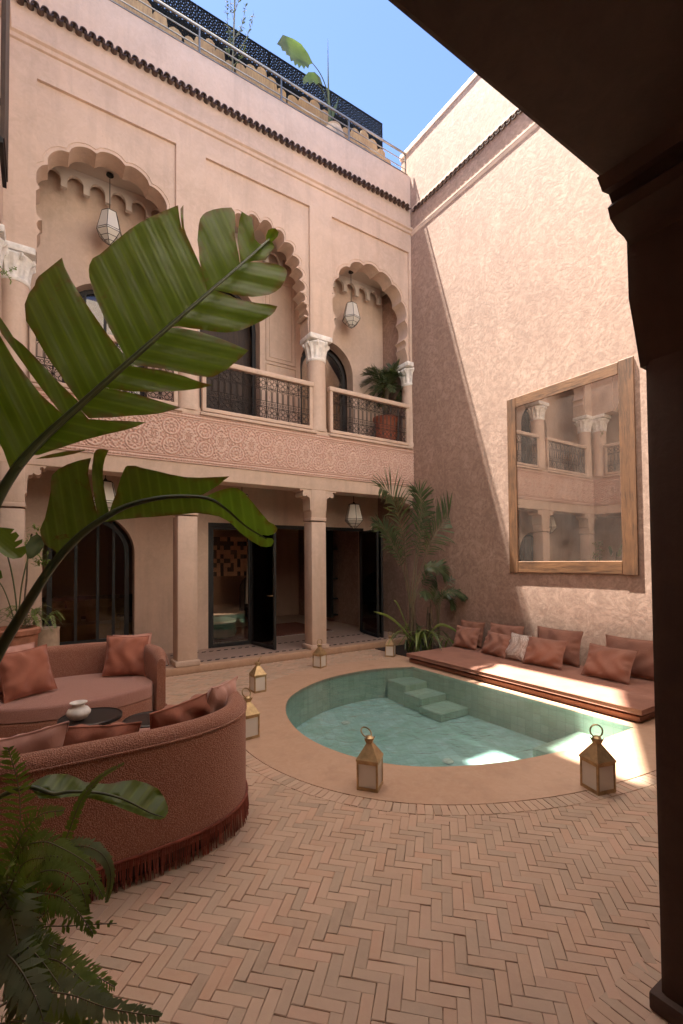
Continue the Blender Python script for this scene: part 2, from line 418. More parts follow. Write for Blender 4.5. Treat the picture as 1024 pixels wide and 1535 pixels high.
# water: clear surface with small ripples
wm, nt_, g_, f_ = glassy('pool_water', (0.80, 0.94, 0.915), 0.015, 1.33)
P_ = coords(nt_)
n1_ = N(nt_, 'ShaderNodeTexNoise', Scale=5.5, Detail=4.0, Roughness=.6, Distortion=.8); nt_.links.new(P_, n1_.inputs['Vector'])
n2_ = N(nt_, 'ShaderNodeTexNoise', Scale=16.0, Detail=3.0, Distortion=.5); nt_.links.new(P_, n2_.inputs['Vector'])
bn_ = nt_.nodes.new('ShaderNodeBump'); bn_.inputs['Strength'].default_value = .8; bn_.inputs['Distance'].default_value = .03
nt_.links.new(math_(nt_, 'ADD', n1_.outputs[0], math_(nt_, 'MULTIPLY', n2_.outputs[0], .22)), bn_.inputs['Height'])
nt_.links.new(bn_.outputs[0], g_.inputs['Normal']); nt_.links.new(bn_.outputs[0], f_.inputs['Normal'])
M['water'] = wm
# bricks: every brick has its own tone
def brickmat():
    m, nt, b = nodes('bejmat_brick'); P = coords(nt)
    oi = nt.nodes.new('ShaderNodeObjectInfo').outputs['Random']; gi = nt.nodes.new('ShaderNodeNewGeometry').outputs['Random Per Island']
    rnd = math_(nt, 'FRACT', math_(nt, 'ADD', oi, gi))
    col = ramp(nt, rnd, [(0.0, (0.571, 0.347, 0.230)), (.2, (0.526, 0.353, 0.241)), (.4, (0.616, 0.420, 0.297)), (.6, (0.448, 0.330, 0.235)), (.8, (0.627, 0.392, 0.274)), (.93, (0.381, 0.280, 0.196)), (1.0, (0.582, 0.414, 0.297))])
    n = N(nt, 'ShaderNodeTexNoise', Scale=14.0, Detail=6.0, Roughness=.65); nt.links.new(P, n.inputs['Vector'])
    n4 = N(nt, 'ShaderNodeTexNoise', Scale=1.6, Detail=4.0); nt.links.new(P, n4.inputs['Vector'])
    col = mixc(nt, ramp(nt, n.outputs[0], [(.35, .0), (.72, .42)]), col, (0.638, 0.470, 0.347))
    col = mixc(nt, ramp(nt, n4.outputs[0], [(.42, .0), (.68, .5)]), col, (0.448, 0.319, 0.224))
    nt.links.new(col, b.inputs['Base Color'])
    nt.links.new(ramp(nt, n.outputs[0], [(.3, .42), (.7, .68)]), b.inputs['Roughness'])
    n2 = N(nt, 'ShaderNodeTexNoise', Scale=70.0, Detail=4.0); nt.links.new(P, n2.inputs['Vector'])
    bump(nt, b, math_(nt, 'ADD', n.outputs[0], math_(nt, 'MULTIPLY', n2.outputs[0], .3)), .35, .004)
    return m
M['brick'] = brickmat()
M['mortar'] = flat('earth_mortar', (0.44, 0.31, 0.225), 1.0, bs=.5, scale=60, var=.3)
def pooltile():
    m, nt, b = nodes('pool_zellige'); P = coords(nt)
    mp = nt.nodes.new('ShaderNodeMapping'); mp.inputs['Scale'].default_value = (9.5, 9.5, 9.5); nt.links.new(P, mp.inputs[0])
    vor = N(nt, 'ShaderNodeTexVoronoi', Scale=1.0, Randomness=0.0); vor.distance = 'CHEBYCHEV'; nt.links.new(mp.outputs[0], vor.inputs['Vector'])
    cell = nt.nodes.new('ShaderNodeSeparateColor'); nt.links.new(vor.outputs['Color'], cell.inputs[0])
    col = ramp(nt, cell.outputs[0], [(0, (0.38, 0.44, 0.35)), (.5, (0.46, 0.52, 0.42)), (1, (0.54, 0.59, 0.49))])
    n = N(nt, 'ShaderNodeTexNoise', Scale=2.2, Detail=5.0, Roughness=.65, Distortion=1.0); nt.links.new(P, n.inputs['Vector'])
    col = mixc(nt, ramp(nt, n.outputs[0], [(.4, 0.0), (.65, .8)]), col, (0.52, 0.58, 0.52))
    g = ramp(nt, vor.outputs['Distance'], [(.44, 0.0), (.485, .5)])
    col = mixc(nt, g, col, (0.30, 0.38, 0.33))
    nt.links.new(col, b.inputs['Base Color']); b.inputs['Roughness'].default_value = .3
    return m
M['pooltile'] = pooltile()
def floormottle():
    m, nt, b = nodes('pool_floor'); P = coords(nt)
    mp = nt.nodes.new('ShaderNodeMapping'); mp.inputs['Scale'].default_value = (8.0, 8.0, 8.0); mp.inputs['Rotation'].default_value = (0, 0, .4); nt.links.new(P, mp.inputs[0])
    g = N(nt, 'ShaderNodeTexVoronoi', Scale=1.0, Randomness=0.0); g.distance = 'CHEBYCHEV'; nt.links.new(mp.outputs[0], g.inputs['Vector'])
    v = N(nt, 'ShaderNodeTexVoronoi', Scale=4.2, Randomness=1.0); nt.links.new(P, v.inputs['Vector'])
    n = N(nt, 'ShaderNodeTexNoise', Scale=2.4, Detail=6.0, Roughness=.7, Distortion=.8); nt.links.new(P, n.inputs['Vector'])
    sp = nt.nodes.new('ShaderNodeSeparateColor'); nt.links.new(g.outputs['Color'], sp.inputs[0])
    c = ramp(nt, sp.outputs[0], [(0, (0.44, 0.56, 0.55)), (.5, (0.50, 0.62, 0.62)), (1, (0.58, 0.69, 0.70))])
    c = mixc(nt, ramp(nt, v.outputs['Distance'], [(.22, .55), (.34, 0.0)]), c, (0.68, 0.76, 0.77))
    c = mixc(nt, ramp(nt, n.outputs[0], [(.42, .0), (.62, .75)]), c, (0.36, 0.50, 0.43))
    c = mixc(nt, ramp(nt, g.outputs['Distance'], [(.44, 0.0), (.49, .5)]), c, (0.34, 0.46, 0.44))
    nt.links.new(c, b.inputs['Base Color']); b.inputs['Roughness'].default_value = .4
    return m
M['poolfloor'] = floormottle()
M['black_tile'] = flat('black_floor_tile', (0.02, 0.016, 0.014), .9, scale=10)
M['pale_tile'] = plaster('pale_gallery_floor', (0.42, 0.29, 0.23), (0.48, 0.34, 0.27), (0.52, 0.38, 0.31), rough=.5, bs=.1, bd=.004, sc=2)
M['interior'] = plaster('interior_plaster', (0.50, 0.32, 0.23), (0.54, 0.35, 0.26), (0.56, 0.37, 0.28), bs=.1, bd=.003)
M['copper'] = flat('copper_tile', (0.80, 0.45, 0.30), .5, .2, scale=20, var=.3)
M['gold_fabric'] = fabric('olive_gold_linen', (0.20, 0.13, 0.05))
M['white_cloth'] = flat('white_cloth', (0.7, 0.68, 0.64), .9, scale=10, var=.05)
M['teal'] = fabric('teal_velvet', (0.03, 0.12, 0.11))

def friezemat():
    m, nt, b = nodes('carved_frieze'); P = coords(nt)
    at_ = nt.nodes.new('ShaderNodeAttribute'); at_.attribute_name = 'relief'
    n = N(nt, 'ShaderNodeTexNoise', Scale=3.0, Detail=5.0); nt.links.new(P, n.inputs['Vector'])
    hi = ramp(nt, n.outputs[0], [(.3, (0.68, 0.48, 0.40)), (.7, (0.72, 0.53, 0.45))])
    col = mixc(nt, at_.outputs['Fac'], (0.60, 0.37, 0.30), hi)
    nt.links.new(col, b.inputs['Base Color']); b.inputs['Roughness'].default_value = .85
    n2 = N(nt, 'ShaderNodeTexNoise', Scale=80.0, Detail=3.0); nt.links.new(P, n2.inputs['Vector'])
    bump(nt, b, n2.outputs[0], .2, .003)
    return m
M['frieze'] = friezemat()

def diffuser():  # translucent sheet of the added sun blocker, gives soft fill below
    m = bpy.data.materials.new('white_canvas'); m.use_nodes = True; nt = m.node_tree; nt.nodes.clear()
    o = nt.nodes.new('ShaderNodeOutputMaterial'); d = nt.nodes.new('ShaderNodeBsdfDiffuse'); t = nt.nodes.new('ShaderNodeBsdfTranslucent'); mx = nt.nodes.new('ShaderNodeMixShader')
    d.inputs[0].default_value = (.85, .80, .72, 1); t.inputs[0].default_value = (.85, .78, .68, 1); mx.inputs[0].default_value = .6
    nt.links.new(d.outputs[0], mx.inputs[1]); nt.links.new(t.outputs[0], mx.inputs[2]); nt.links.new(mx.outputs[0], o.inputs[0]); return m
M['canvas'] = diffuser()

M['net_black'] = flat('matt_black_panel', (0.010, 0.010, 0.010), 1.0, scale=10)
M['net_black'].node_tree.nodes['Principled BSDF'].inputs['Specular IOR Level'].default_value = .05
def dimmer_mat():  # see-through layer added to weaken sun coming through the blocker's gaps
    m = bpy.data.materials.new('shade_net'); m.use_nodes = True; nt = m.node_tree; nt.nodes.clear()
    o = nt.nodes.new('ShaderNodeOutputMaterial'); t = nt.nodes.new('ShaderNodeBsdfTransparent'); d = nt.nodes.new('ShaderNodeBsdfTranslucent'); mx = nt.nodes.new('ShaderNodeMixShader')
    d.inputs[0].default_value = (.8, .75, .68, 1); mx.inputs[0].default_value = .35
    nt.links.new(t.outputs[0], mx.inputs[1]); nt.links.new(d.outputs[0], mx.inputs[2]); nt.links.new(mx.outputs[0], o.inputs[0]); return m
M['net'] = dimmer_mat()
SC.cycles.caustics_reflective = False; SC.cycles.caustics_refractive = False
# ================================================================== THE SETTING
X0, XL, YF = 0.0, -7.05, -6.5
# ---- pool outline (water edge) as a smooth closed curve on the ground
POOL = [(-1.60,-1.70),(-2.21,-1.47),(-2.95,-1.50),(-3.55,-1.74),(-4.00,-2.10),(-4.27,-2.54),(-4.42,-3.03),(-4.45,-3.49),(-4.36,-3.92),(-4.18,-4.26),(-3.92,-4.51),(-3.52,-4.72),(-3.04,-4.87),(-2.40,-4.97),(-1.60,-5.0)]
def smooth_open(pts, n=6):
    out = []
    P = [Vector((*p, 0)) for p in pts]
    for i in range(len(P)-1):
        p0 = P[max(i-1, 0)]; p1 = P[i]; p2 = P[i+1]; p3 = P[min(i+2, len(P)-1)]
        for k in range(n):
            t = k/n
            q = .5*((2*p1)+(-p0+p2)*t+(2*p0-5*p1+4*p2-p3)*t*t+(-p0+3*p1-3*p2+p3)*t**3)
            out.append((q.x, q.y))
    out.append((P[-1].x, P[-1].y)); return out
pool = smooth_open(POOL, 5)
def offset_curve(pts, d):
    out = []
    for i, p in enumerate(pts):
        a = Vector(pts[max(i-1, 0)]); b = Vector(pts[min(i+1, len(pts)-1)])
        t = (b-a).normalized(); out.append((p[0]+t.y*d, p[1]-t.x*d))
    return out
# the curve runs from the far corner round to the near corner; outside lies on the right of travel
apr = [(x, y) for x, y in offset_curve(pool, .60)]
apr = [(min(x, -1.2), y) for x, y in apr]
apr2 = offset_curve(apr, .135)
def inside(p, poly):
    x, y = p; c = False; n = len(poly)
    for i in range(n):
        x1, y1 = poly[i]; x2, y2 = poly[i-1]
        if (y1 > y) != (y2 > y) and x < (x2-x1)*(y-y1)/(y2-y1)+x1: c = not c
    return c
# ---- base sheet with the pool cut out of it
hole = pool+[(-1.58, -5.0), (-1.58, -1.7)]
hole = pool
g = MB()
g.prism([(-14, -14), (8, -14), (8, 9), (-14, 9)], 0, 0.001, M=Matrix(((1,0,0,0),(0,0,1,0),(0,1,0,-0.022),(0,0,0,1))), holes=[hole])
ground = g.build('ground', M['mortar'], kind='structure')
def ring(inner, outer, z0, z1, mb, n=None):
    m = len(inner); vs = []
    for (a, b) in zip(inner, outer):
        vs += [(a[0], a[1], z1), (b[0], b[1], z1), (a[0], a[1], z0), (b[0], b[1], z0)]
    fs = []
    for i in range(m-1):
        a = 4*i; b = a+4
        fs += [(a, a+1, b+1, b), (a, b, b+2, a+2), (a+1, a+3, b+3, b+1)]
    mb.add(vs, fs)
lip = offset_curve(pool, .035)
a_ = MB(); ring(lip, apr, -.05, .006, a_)
# the two ends of the apron, beside the mattress
a_.box((-1.594, -5.72, -.05), (0, -4.99, .003)); a_.box((-1.594, -1.71, -.05), (0, -.95, .003))
a_.box((-1.594, -5.0, -.05), (0, -1.70, -.001))
apron = a_.build('pool_apron', M['apron'], kind='structure')
# ---- herringbone brick paving
BL, BW, GAP = .156, .052, .0016
def brick_mb(lx, ly, h=.016, seed=0):
    rnd = random.Random(seed); mb = MB(); b = .0022
    x, y = lx/2-GAP/2, ly/2-GAP/2
    j = lambda: rnd.uniform(-.0012, .0012)
    base = [(-x,-y),(x,-y),(x,y),(-x,y)]
    vs = [(px, py, -h) for px, py in base]
    vs += [(px+j(), py+j(), -b) for px, py in base]
    vs += [(px*(1-b/x)+j(), py*(1-b/y)+j(), j()*.6) for px, py in base]
    fs = [(8,9,10,11)]+[(i, (i+1)%4, 4+(i+1)%4, 4+i) for i in range(4)]+[(4+i, 4+(i+1)%4, 8+(i+1)%4, 8+i) for i in range(4)]
    return mb.add(vs, fs)
ang0 = R(-45)
ca, sa = math.cos(ang0), math.sin(ang0)
spots = []
for i in range(-110, 111):
    for j in range(-46, 47):
        # classic herringbone: pairs laid on a stair
        u = i*BW + j*BL*0; v = 0
        # lattice: horizontal brick at (i*W + 2k.., i*W)
        ux = i*BW + j*2*BL; vy = i*BW
        for (cx, cy, rot) in ((ux+BL/2, vy+BW/2, 0.0), (ux+BL+BW/2, vy-BL+BW+BL/2, PI/2)):
            wx = -4.9+cx*ca-cy*sa; wy = -4.2+cx*sa+cy*ca
            spots.append((wx, wy, ang0+rot))
aprpoly = offset_curve(apr, .05)+[(1, -5.8), (1, -.9)]
def paved(x, y):
    if not (-8.9 < x < -.03 and y > -6.34 and y < -.14): return False
    if inside((x, y), aprpoly): return False
    return True
sel = [s for s in spots if paved(s[0], s[1])]
sel.sort(key=lambda s: (s[0]-CAM.x)**2+(s[1]-CAM.y)**2)
# nearest bricks that stand in view come first
def inview(x, y):
    v = Vector((x, y, 0))-CAM; d = v.dot(_fw)
    if d < .3: return False
    px = PCX+FPX*v.dot(CR)/d; py = PCY-FPX*v.dot(CU)/d
    return -10 < px < 1000 and py < 1550
vis = [s for s in sel if inview(s[0], s[1]) and not (s[0] < -5.4 and s[1] > -4.7)]
first = vis[:270]; fset = set(id(s) for s in first)
variants = [brick_mb(BL, BW, seed=k) for k in range(12)]
vobs = []
for k, s in enumerate(first):
    rr = random.Random(k)
    if k < 12:
        o = variants[k].build('brick', M['brick'], ground)
    else:
        o = share(vobs[k % 12], (0, 0, 0), parent=ground)
    if k < 12: vobs.append(o)
    o.location = (s[0], s[1], rr.uniform(-.002, .002)); o.rotation_euler = (rr.uniform(-.014, .014), rr.uniform(-.012, .012), s[2]+rr.uniform(-.012, .012))
pv = MB()
for k, s in enumerate(sel):
    if id(s) in fset: continue
    mt = Matrix.Translation((s[0], s[1], random.uniform(-.0018, .0018))) @ Matrix.Rotation(s[2]+random.uniform(-.012, .012), 4, 'Z') @ Matrix.Rotation(random.uniform(-.014, .014), 4, 'X')
    b = variants[random.randrange(12)]; pv.add(b.v, b.f, mt)
# the soldier course round the apron, and along the arcade
def arc_bricks(crv, mb, lst=None):
    L = 0
    for i in range(len(crv)-1):
        a = Vector((*crv[i], 0)); b = Vector((*crv[i+1], 0)); d = (b-a).length
        if d < 1e-6: continue
        while L < d:
            p = a+(b-a)*(L/d); t = (b-a)/d
            if p.x < -.05:
                nrm = Vector((t.y*-1, t.x, 0))*-1
                c = p - Vector((-t.y, t.x, 0))*.0675
                an = math.atan2(t.y, t.x)+PI/2
                bb = variants[random.randrange(5)]
                mb.add(bb.v, bb.f, Matrix.Translation((c.x, c.y, .004+random.uniform(-.0015, .0015))) @ Matrix.Rotation(an+random.uniform(-.02, .02), 4, 'Z') @ Matrix.Diagonal((.82, 1, 1, 1)))
            L += .0535
        L -= d
arc_bricks(apr, pv)
for k in range(0, 165):
    x = -8.8+k*.0535
    bb = variants[random.randrange(12)]; pv.add(bb.v, bb.f, Matrix.Translation((x, YF+.075, random.uniform(-.0015, .0015))) @ Matrix.Rotation(PI/2+random.uniform(-.01, .01), 4, 'Z'))
for yy in np.arange(-8.6, YF-.01, .0535):
    for xx in np.arange(-8.8, 0, .157):
        bb = variants[random.randrange(5)]; pv.add(bb.v, bb.f, Matrix.Translation((xx, yy, random.uniform(-.0015, .0015))))
pav = pv.build('brick', M['brick'], ground, kind='stuff')

# ---- pool
pl = thing('swimming_pool', 'curved plunge pool of pale green tiles sunk in the courtyard beside the long mattress', 'pool', (-3, -3.2, 0))
closed = pool
m = len(closed)
bs = MB(); vs = []; fs = []
ZB = -.46
ins = closed
for (x, y) in ins: vs += [(x, y, .0), (x, y, ZB)]
for i in range(m):
    j = (i+1) % m; fs.append((2*i, 2*j, 2*j+1, 2*i+1))
bs.add(vs, fs); bs.build('pool_wall', M['pooltile'], pl, world=True, smooth=50)
bt = MB(); bt.add([(x, y, ZB) for x, y in ins], [tuple(t) for t in tessellate_polygon([[Vector((x, y, 0)) for x, y in ins]])])
bt.build('pool_bottom', M['poolfloor'], pl, world=True)
for (x0, y0, x1, y1, z) in ((-2.04, -2.02, -1.602, -1.60, -.16), (-2.09, -2.42, -1.602, -2.02, -.255), (-2.14, -2.84, -1.602, -2.42, -.35)):
    s_ = MB().box((x0, y0+.001, ZB+.002), (x1, y1, z), bev=.012); s_.build('pool_step', M['pooltile'], pl, world=True)
MB().box((-2.45, -4.84, ZB+.002), (-1.605, -4.42, -.20), bev=.015).build('pool_seat', M['pooltile'], pl, world=True)
cp = MB(); ring([(x, y) for x, y in pool], lip, -.04, .004, cp); cp.build('coping', M['apron'], pl, world=True)
for (x, y, z, rx) in ((-3.20, -2.15, ZB+.01, 0), (-3.75, -3.35, ZB+.01, 0), (-2.95, -3.75, ZB+.01, 0)):
    l_ = MB().lathe([(.0, .012), (.05, .012), (.06, .004), (.062, 0)], 16, c=(x, y, z)); l_.build('pool_light', M['white_plaster'], pl, world=True)
wt = MB(); wt.add([(x, y, -.014) for x, y in ins], [tuple(t) for t in tessellate_polygon([[Vector((x, y, 0)) for x, y in ins]])])
wo_ = wt.build('pool_water', M['water'], kind='structure')
if wo_.data.polygons[0].normal.z < 0:
    wo_.data.flip_normals()

# ---- profile of a many-lobed arch, from its left foot over the top to its right foot
def arch_pts(cx, cusps, bulge, n=7):
    # cusps: (dx, z) from the top centre down to the foot on one side
    right = [(cx+dx, z) for dx, z in cusps]; left = [(cx-dx, z) for dx, z in reversed(cusps)]
    if cusps[0][0] == 0: left = left[:-1]
    pts = left+right; out = []
    for i in range(len(pts)-1):
        a = Vector(pts[i]); b = Vector(pts[i+1]); d = b-a; nrm = Vector((-d.y, d.x)).normalized()
        h = d.length*bulge
        if d.length < .12: out.append(tuple(a)); continue
        for k in range(n):
            t = k/n; e = 4*t*(1-t)
            q = a+d*t+nrm*h*(e**.7)
            out.append((q.x, q.y))
    out.append(pts[-1]); return out
ARCH_A = [(.19, 7.60), (.53, 7.45), (.78, 7.16), (.87, 6.79), (.84, 6.36), (.88, 6.34), (.86, 6.20), (.90, 6.12)]
ARCH_B = [(.0, 7.58), (.24, 7.54), (.46, 7.42), (.62, 7.24), (.70, 7.04), (.76, 6.84), (.77, 6.62), (.80, 6.43), (.90, 6.33), (.93, 6.30), (.84, 6.20), (.93, 6.12)]
def upper_wall(P, xs0, xs1, bays, T, top=9.93, front=0.0):
    """bays: (cx, cusps, bulge, half)"""
    poly = [(xs0, top), (xs0, 5.9)]
    arcs = []
    for cx, cus, bl, hf in bays:
        a = arch_pts(cx, cus, bl)
        poly += [(cx-hf, 5.9)]+a+[(cx+hf, 5.9)]
        arcs.append((cx, a))
    poly += [(xs1, 5.9), (xs1, top)]
    MB().prism(poly, .045, .35, T).build('upper_wall', M['plaster'], P, smooth=28)
    # proud frame round the recessed panels
    comb = [(xs0, top), (xs0, 5.902)]
    for cx, cus, bl, hf in bays:
        comb += [(cx-hf-.012, 5.902), (cx-hf-.012, 8.26), (cx+hf+.012, 8.26), (cx+hf+.012, 5.902)]
    comb += [(xs1, 5.902), (xs1, top)]
    MB().prism(comb, .0, .047, T).build('wall_frame', M['plaster'], P)
    for cx, a in arcs:
        mid = Vector((cx, 6.75))
        pts = []
        for p in a:
            v = Vector(p)-mid; v = v*(1+.055/max(v.length, .1)); pts.append((mid.x+v.x, .044, mid.y+v.y))
        pts = [p for p in pts if p[2] > 6.36]
        MB().tube(pts, .010, 5, T).build('arch_moulding', M['plaster'], P, smooth=60)
def arch_simple(cx, half, z0, spring, top=None, n=18):
    rz = (top-spring) if top else half
    return [(cx-half, z0)]+[(cx-half*math.cos(PI*k/n), spring+rz*math.sin(PI*k/n)) for k in range(n+1)]+[(cx+half, z0)]

# ---- carved frieze as a real relief
def frieze_mesh(x0, x1, z0, z1, T, P, step=.0078):
    nx = int((x1-x0)/step); nz = int((z1-z0)/step)
    X = np.linspace(x0, x1, nx+1); Z = np.linspace(z0, z1, nz+1)
    gx, gz = np.meshgrid(X, Z); H = z1-z0
    b = .105
    t = (gz-(z0+z1)/2)
    per = .52
    # folded coordinates
    u = np.abs(((gx/per) % 1.0)-.5)*per       # 0..per/2
    v = np.abs(t)
    cz = .15
    def ros(cx_, cz_):
        dx = u-cx_; dz = v-cz_; r = np.hypot(dx, dz); th = np.arctan2(dz, dx)
        return r, th
    r1, t1 = ros(.0, cz); r2, t2 = ros(per/2, .0+cz*.25)
    f = np.cos(2*PI*(r1/.062))*.75+.95*np.cos(10*t1+r1*75)*np.clip(r1/.06, 0, 1)
    g2 = np.cos(2*PI*(r2/.064))*.7+.95*np.cos(8*t2-r2*70)
    qx = u+.010*np.sin(v*58); qz = v+.010*np.sin(u*52+1.0)
    wv = np.cos((qx*.75+qz)*2*PI/.056)+np.cos((qx-qz*.85)*2*PI/.060)
    wv = wv+.5*np.cos(qx*2*PI/.050)*np.cos(qz*2*PI/.058)
    w1 = np.clip(1-(r1/.115)**6, 0, 1); w2 = np.clip(1-(r2/.085)**6, 0, 1)
    F = f*w1+g2*w2*(1-w1)+wv*.85*(1-w1)*(1-w2)+.15
    F = np.where(np.abs(r1-.117) < .010, 1.3, F); F = np.where(np.abs(r2-.088) < .009, 1.3, F); F = np.where(np.abs(r1-.138) < .006, -1.3, F)
    F = np.where(r1 < .018, 1.3, F)
    relief = 1/(1+np.exp(-F*6.0))
    # borders: guilloche between two fillets
    e = H/2-np.abs(t)
    gl = np.abs(np.sin(gx*2*PI/.11+np.where(t > 0, 0, 1.0)))*.022
    band = ((np.abs((e-.05)-(gl-.011)) < .009) | (np.abs((e-.05)+(gl-.011)) < .009)).astype(float)
    inb = e < b
    fil = ((e > .082) & (e < .10)) | (e < .018)
    relief = np.where(inb, np.where(fil, 1.0, band*.9), relief)
    yy = -.002-.020*relief
    yy[0, :] = 0; yy[-1, :] = 0; yy[:, 0] = 0; yy[:, -1] = 0
    n = (nx+1)*(nz+1)
    co = np.stack([gx.ravel(), yy.ravel(), gz.ravel(), np.ones(n)], 1)
    co = (co @ np.array(T).T)[:, :3].astype(np.float32)
    ii = np.arange(nz*nx); rr_ = ii//nx; cc = ii % nx; a = rr_*(nx+1)+cc
    quads = np.stack([a, a+1, a+nx+2, a+nx+1], 1).astype(np.int32)
    me = bpy.data.meshes.new('frieze'); me.vertices.add(n); me.vertices.foreach_set('co', co.ravel())
    me.loops.add(quads.size); me.loops.foreach_set('vertex_index', quads.ravel())
    me.polygons.add(len(quads)); me.polygons.foreach_set('loop_start', np.arange(0, quads.size, 4, dtype=np.int32))
    me.update(calc_edges=True); me.validate()
    at_ = me.attributes.new('relief', 'FLOAT', 'POINT'); at_.data.foreach_set('value', relief.ravel().astype(np.float32))
    me.materials.append(M['frieze']); shade(me, 180)
    o = bpy.data.objects.new('frieze', me); COL.objects.link(o); o.parent = P
    return o
# ---- capital, column, railing
def capital(T, x, P):
    def wob(a, z): return 1+(.055*math.cos(a*12) if .05 < z < .34 else 0)
    c = MB().lathe([(.175, 0), (.185, .02), (.185, .045), (.172, .06), (.178, .12), (.19, .2), (.208, .27), (.232, .325), (.225, .345), (.215, .36)], 72, T, (x, .175, 5.42), wob)
    for k in range(8):
        a = PI/4*k+PI/8
        cx, cy = x+.225*math.cos(a), .175+.225*math.sin(a)
        c.tube([(cx-.02*math.cos(a), cy-.02*math.sin(a), 5.70), (cx+.018*math.cos(a), cy+.018*math.sin(a), 5.735), (cx+.012*math.cos(a), cy+.012*math.sin(a), 5.77)], .022, 6, T)
    c.box((x-.24, -.04, 5.80), (x+.24, .39, 5.898), T, bev=.018)
    return c.build('capital', M['white_plaster'], P, smooth=35)
def round_column(T, x, P):
    s = MB().lathe([(.20, 0), (.20, .06), (.182, .1), (.178, .7), (.170, 1.32)], 32, T, (x, .175, 4.10))
    o = s.build('column', M['plaster'], P, smooth=40)
    c = capital(T, x, o); return o
def square_column(T, x0, x1, P, base=.1, br=True, mat='plaster', top=3.02):
    c = MB(); cx = (x0+x1)/2
    c.box((x0, .0, base), (x1, .30, 2.42), T, bev=.022)
    c.box((x0-.008, -.006, 2.44), (x1+.008, .306, 2.50), T, bev=.006)
    c.box((x0+.004, .004, 2.5), (x1-.004, .30, top), T, bev=.01)
    c.box((x0-.035, -.03, base), (x1+.035, .335, base+.085), T, bev=.014)
    if br:
        h = (x1-x0)/2
        prof = [(h-.01, 2.60), (h+.015, 2.64), (h+.02, 2.80), (h+.035, 2.865), (h+.075, 2.875), (h+.085, 2.90), (h+.125, 2.875), (h+.165, 2.885), (h+.175, 2.93), (h+.155, 2.965), (h+.185, 2.99), (h+.21, 2.965), (h+.235, 3.003), (h-.01, 3.003)]
        c.prism([(cx+a, b) for a, b in prof], .012, .30, T); c.prism([(cx-a, b) for a, b in prof], .012, .30, T)
    return c.build('column', M[mat], P, smooth=30)
def grille_mb(T, wd=.2, h=.70):
    g = MB(); r = .0055
    def line(a, b, rr=r): g.tube([(a[0], 0, a[1]), (b[0], 0, b[1])], rr, 4, None)
    def circ(cx, cz, rad, n=10, rr=.0045, a0=0, a1=2*PI):
        full = abs(a1-a0-2*PI) < 1e-6
        k = n if full else n+1
        g.tube([(cx+rad*math.cos(a0+(a1-a0)*i/n), 0, cz+rad*math.sin(a0+(a1-a0)*i/n)) for i in range(k)], rr, 4, None, closed=full)
    top = .20; bot = .20; midz0 = bot; midz1 = h-top
    line((0, 0), (0, h), .007); line((0, bot), (wd, bot)); line((0, midz1), (wd, midz1)); line((0, bot+.09), (wd, bot+.09))
    for cz in (bot/2, h-top/2):
        for dx, dz in ((.045, 0), (-.045, 0), (0, .045), (0, -.045)): circ(wd/2+dx, cz+dz, .036, 9)
        circ(wd/2, cz, .090, 14)
        for sx in (-1, 1):
            for sz in (-1, 1): circ(wd/2+sx*.078, cz+sz*.078, .018, 6, .004)
    line((wd/2, bot), (wd/2, midz1))
    for cx in (wd*.25, wd*.75):
        line((cx-.035, bot+.09), (cx-.035, midz1-.05), .0045); line((cx+.035, bot+.09), (cx+.035, midz1-.05), .0045)
        circ(cx, midz1-.05, .035, 6, .0045, 0, PI)
        circ(cx-.02, bot+.045, .02, 7, .004); circ(cx+.022, bot+.045, .02, 7, .004)
    return g
def tmat(kind):
    # local (u, v, z) -> world; v runs into the building
    if kind == 'back': return Matrix.Identity(4)
    if kind == 'left':  # u = distance from the far corner towards the camera (negative x convention), wall plane x = XL
        return Matrix(((0, -1, 0, XL), (1, 0, 0, 0), (0, 0, 1, 0), (0, 0, 0, 1)))
    if kind == 'front': return Matrix(((1, 0, 0, 0), (0, -1, 0, YF), (0, 0, 1, 0), (0, 0, 0, 1)))
GR = {}
def railing(T, x0, x1, P, kind):
    f = MB(); y0, y1 = .015, .085
    f.box((x0, y0, 4.115), (x1, y1, 4.175), T, bev=.008); f.box((x0-.02, y0-.02, 4.90), (x1+.02, y1+.02, 4.99), T, bev=.02)
    f.box((x0, y0+.002, 4.17), (x0+.06, y1-.002, 4.905), T); f.box((x1-.06, y0+.002, 4.17), (x1, y1-.002, 4.905), T)
    f.box((x0-.05, -.055, 4.032), (x1+.05, .10, 4.078), T, bev=.006)
    o = f.build('railing', M['plaster'], P, smooth=30)
    n = max(1, round((x1-x0-.12)/.2)); wd = (x1-x0-.12)/n
    for k in range(n):
        if 'g' not in GR:
            q = grille_mb(None); ob = q.build('iron_grille', M['iron'], o); GR['g'] = ob
        else:
            ob = share(GR['g'], (0, 0, 0), parent=o)
        ob.matrix_local = T @ Matrix.Translation((x0+.06+k*wd, .05, 4.185)) @ Matrix.Diagonal((wd/.2, 1, 1.02, 1))
    return o
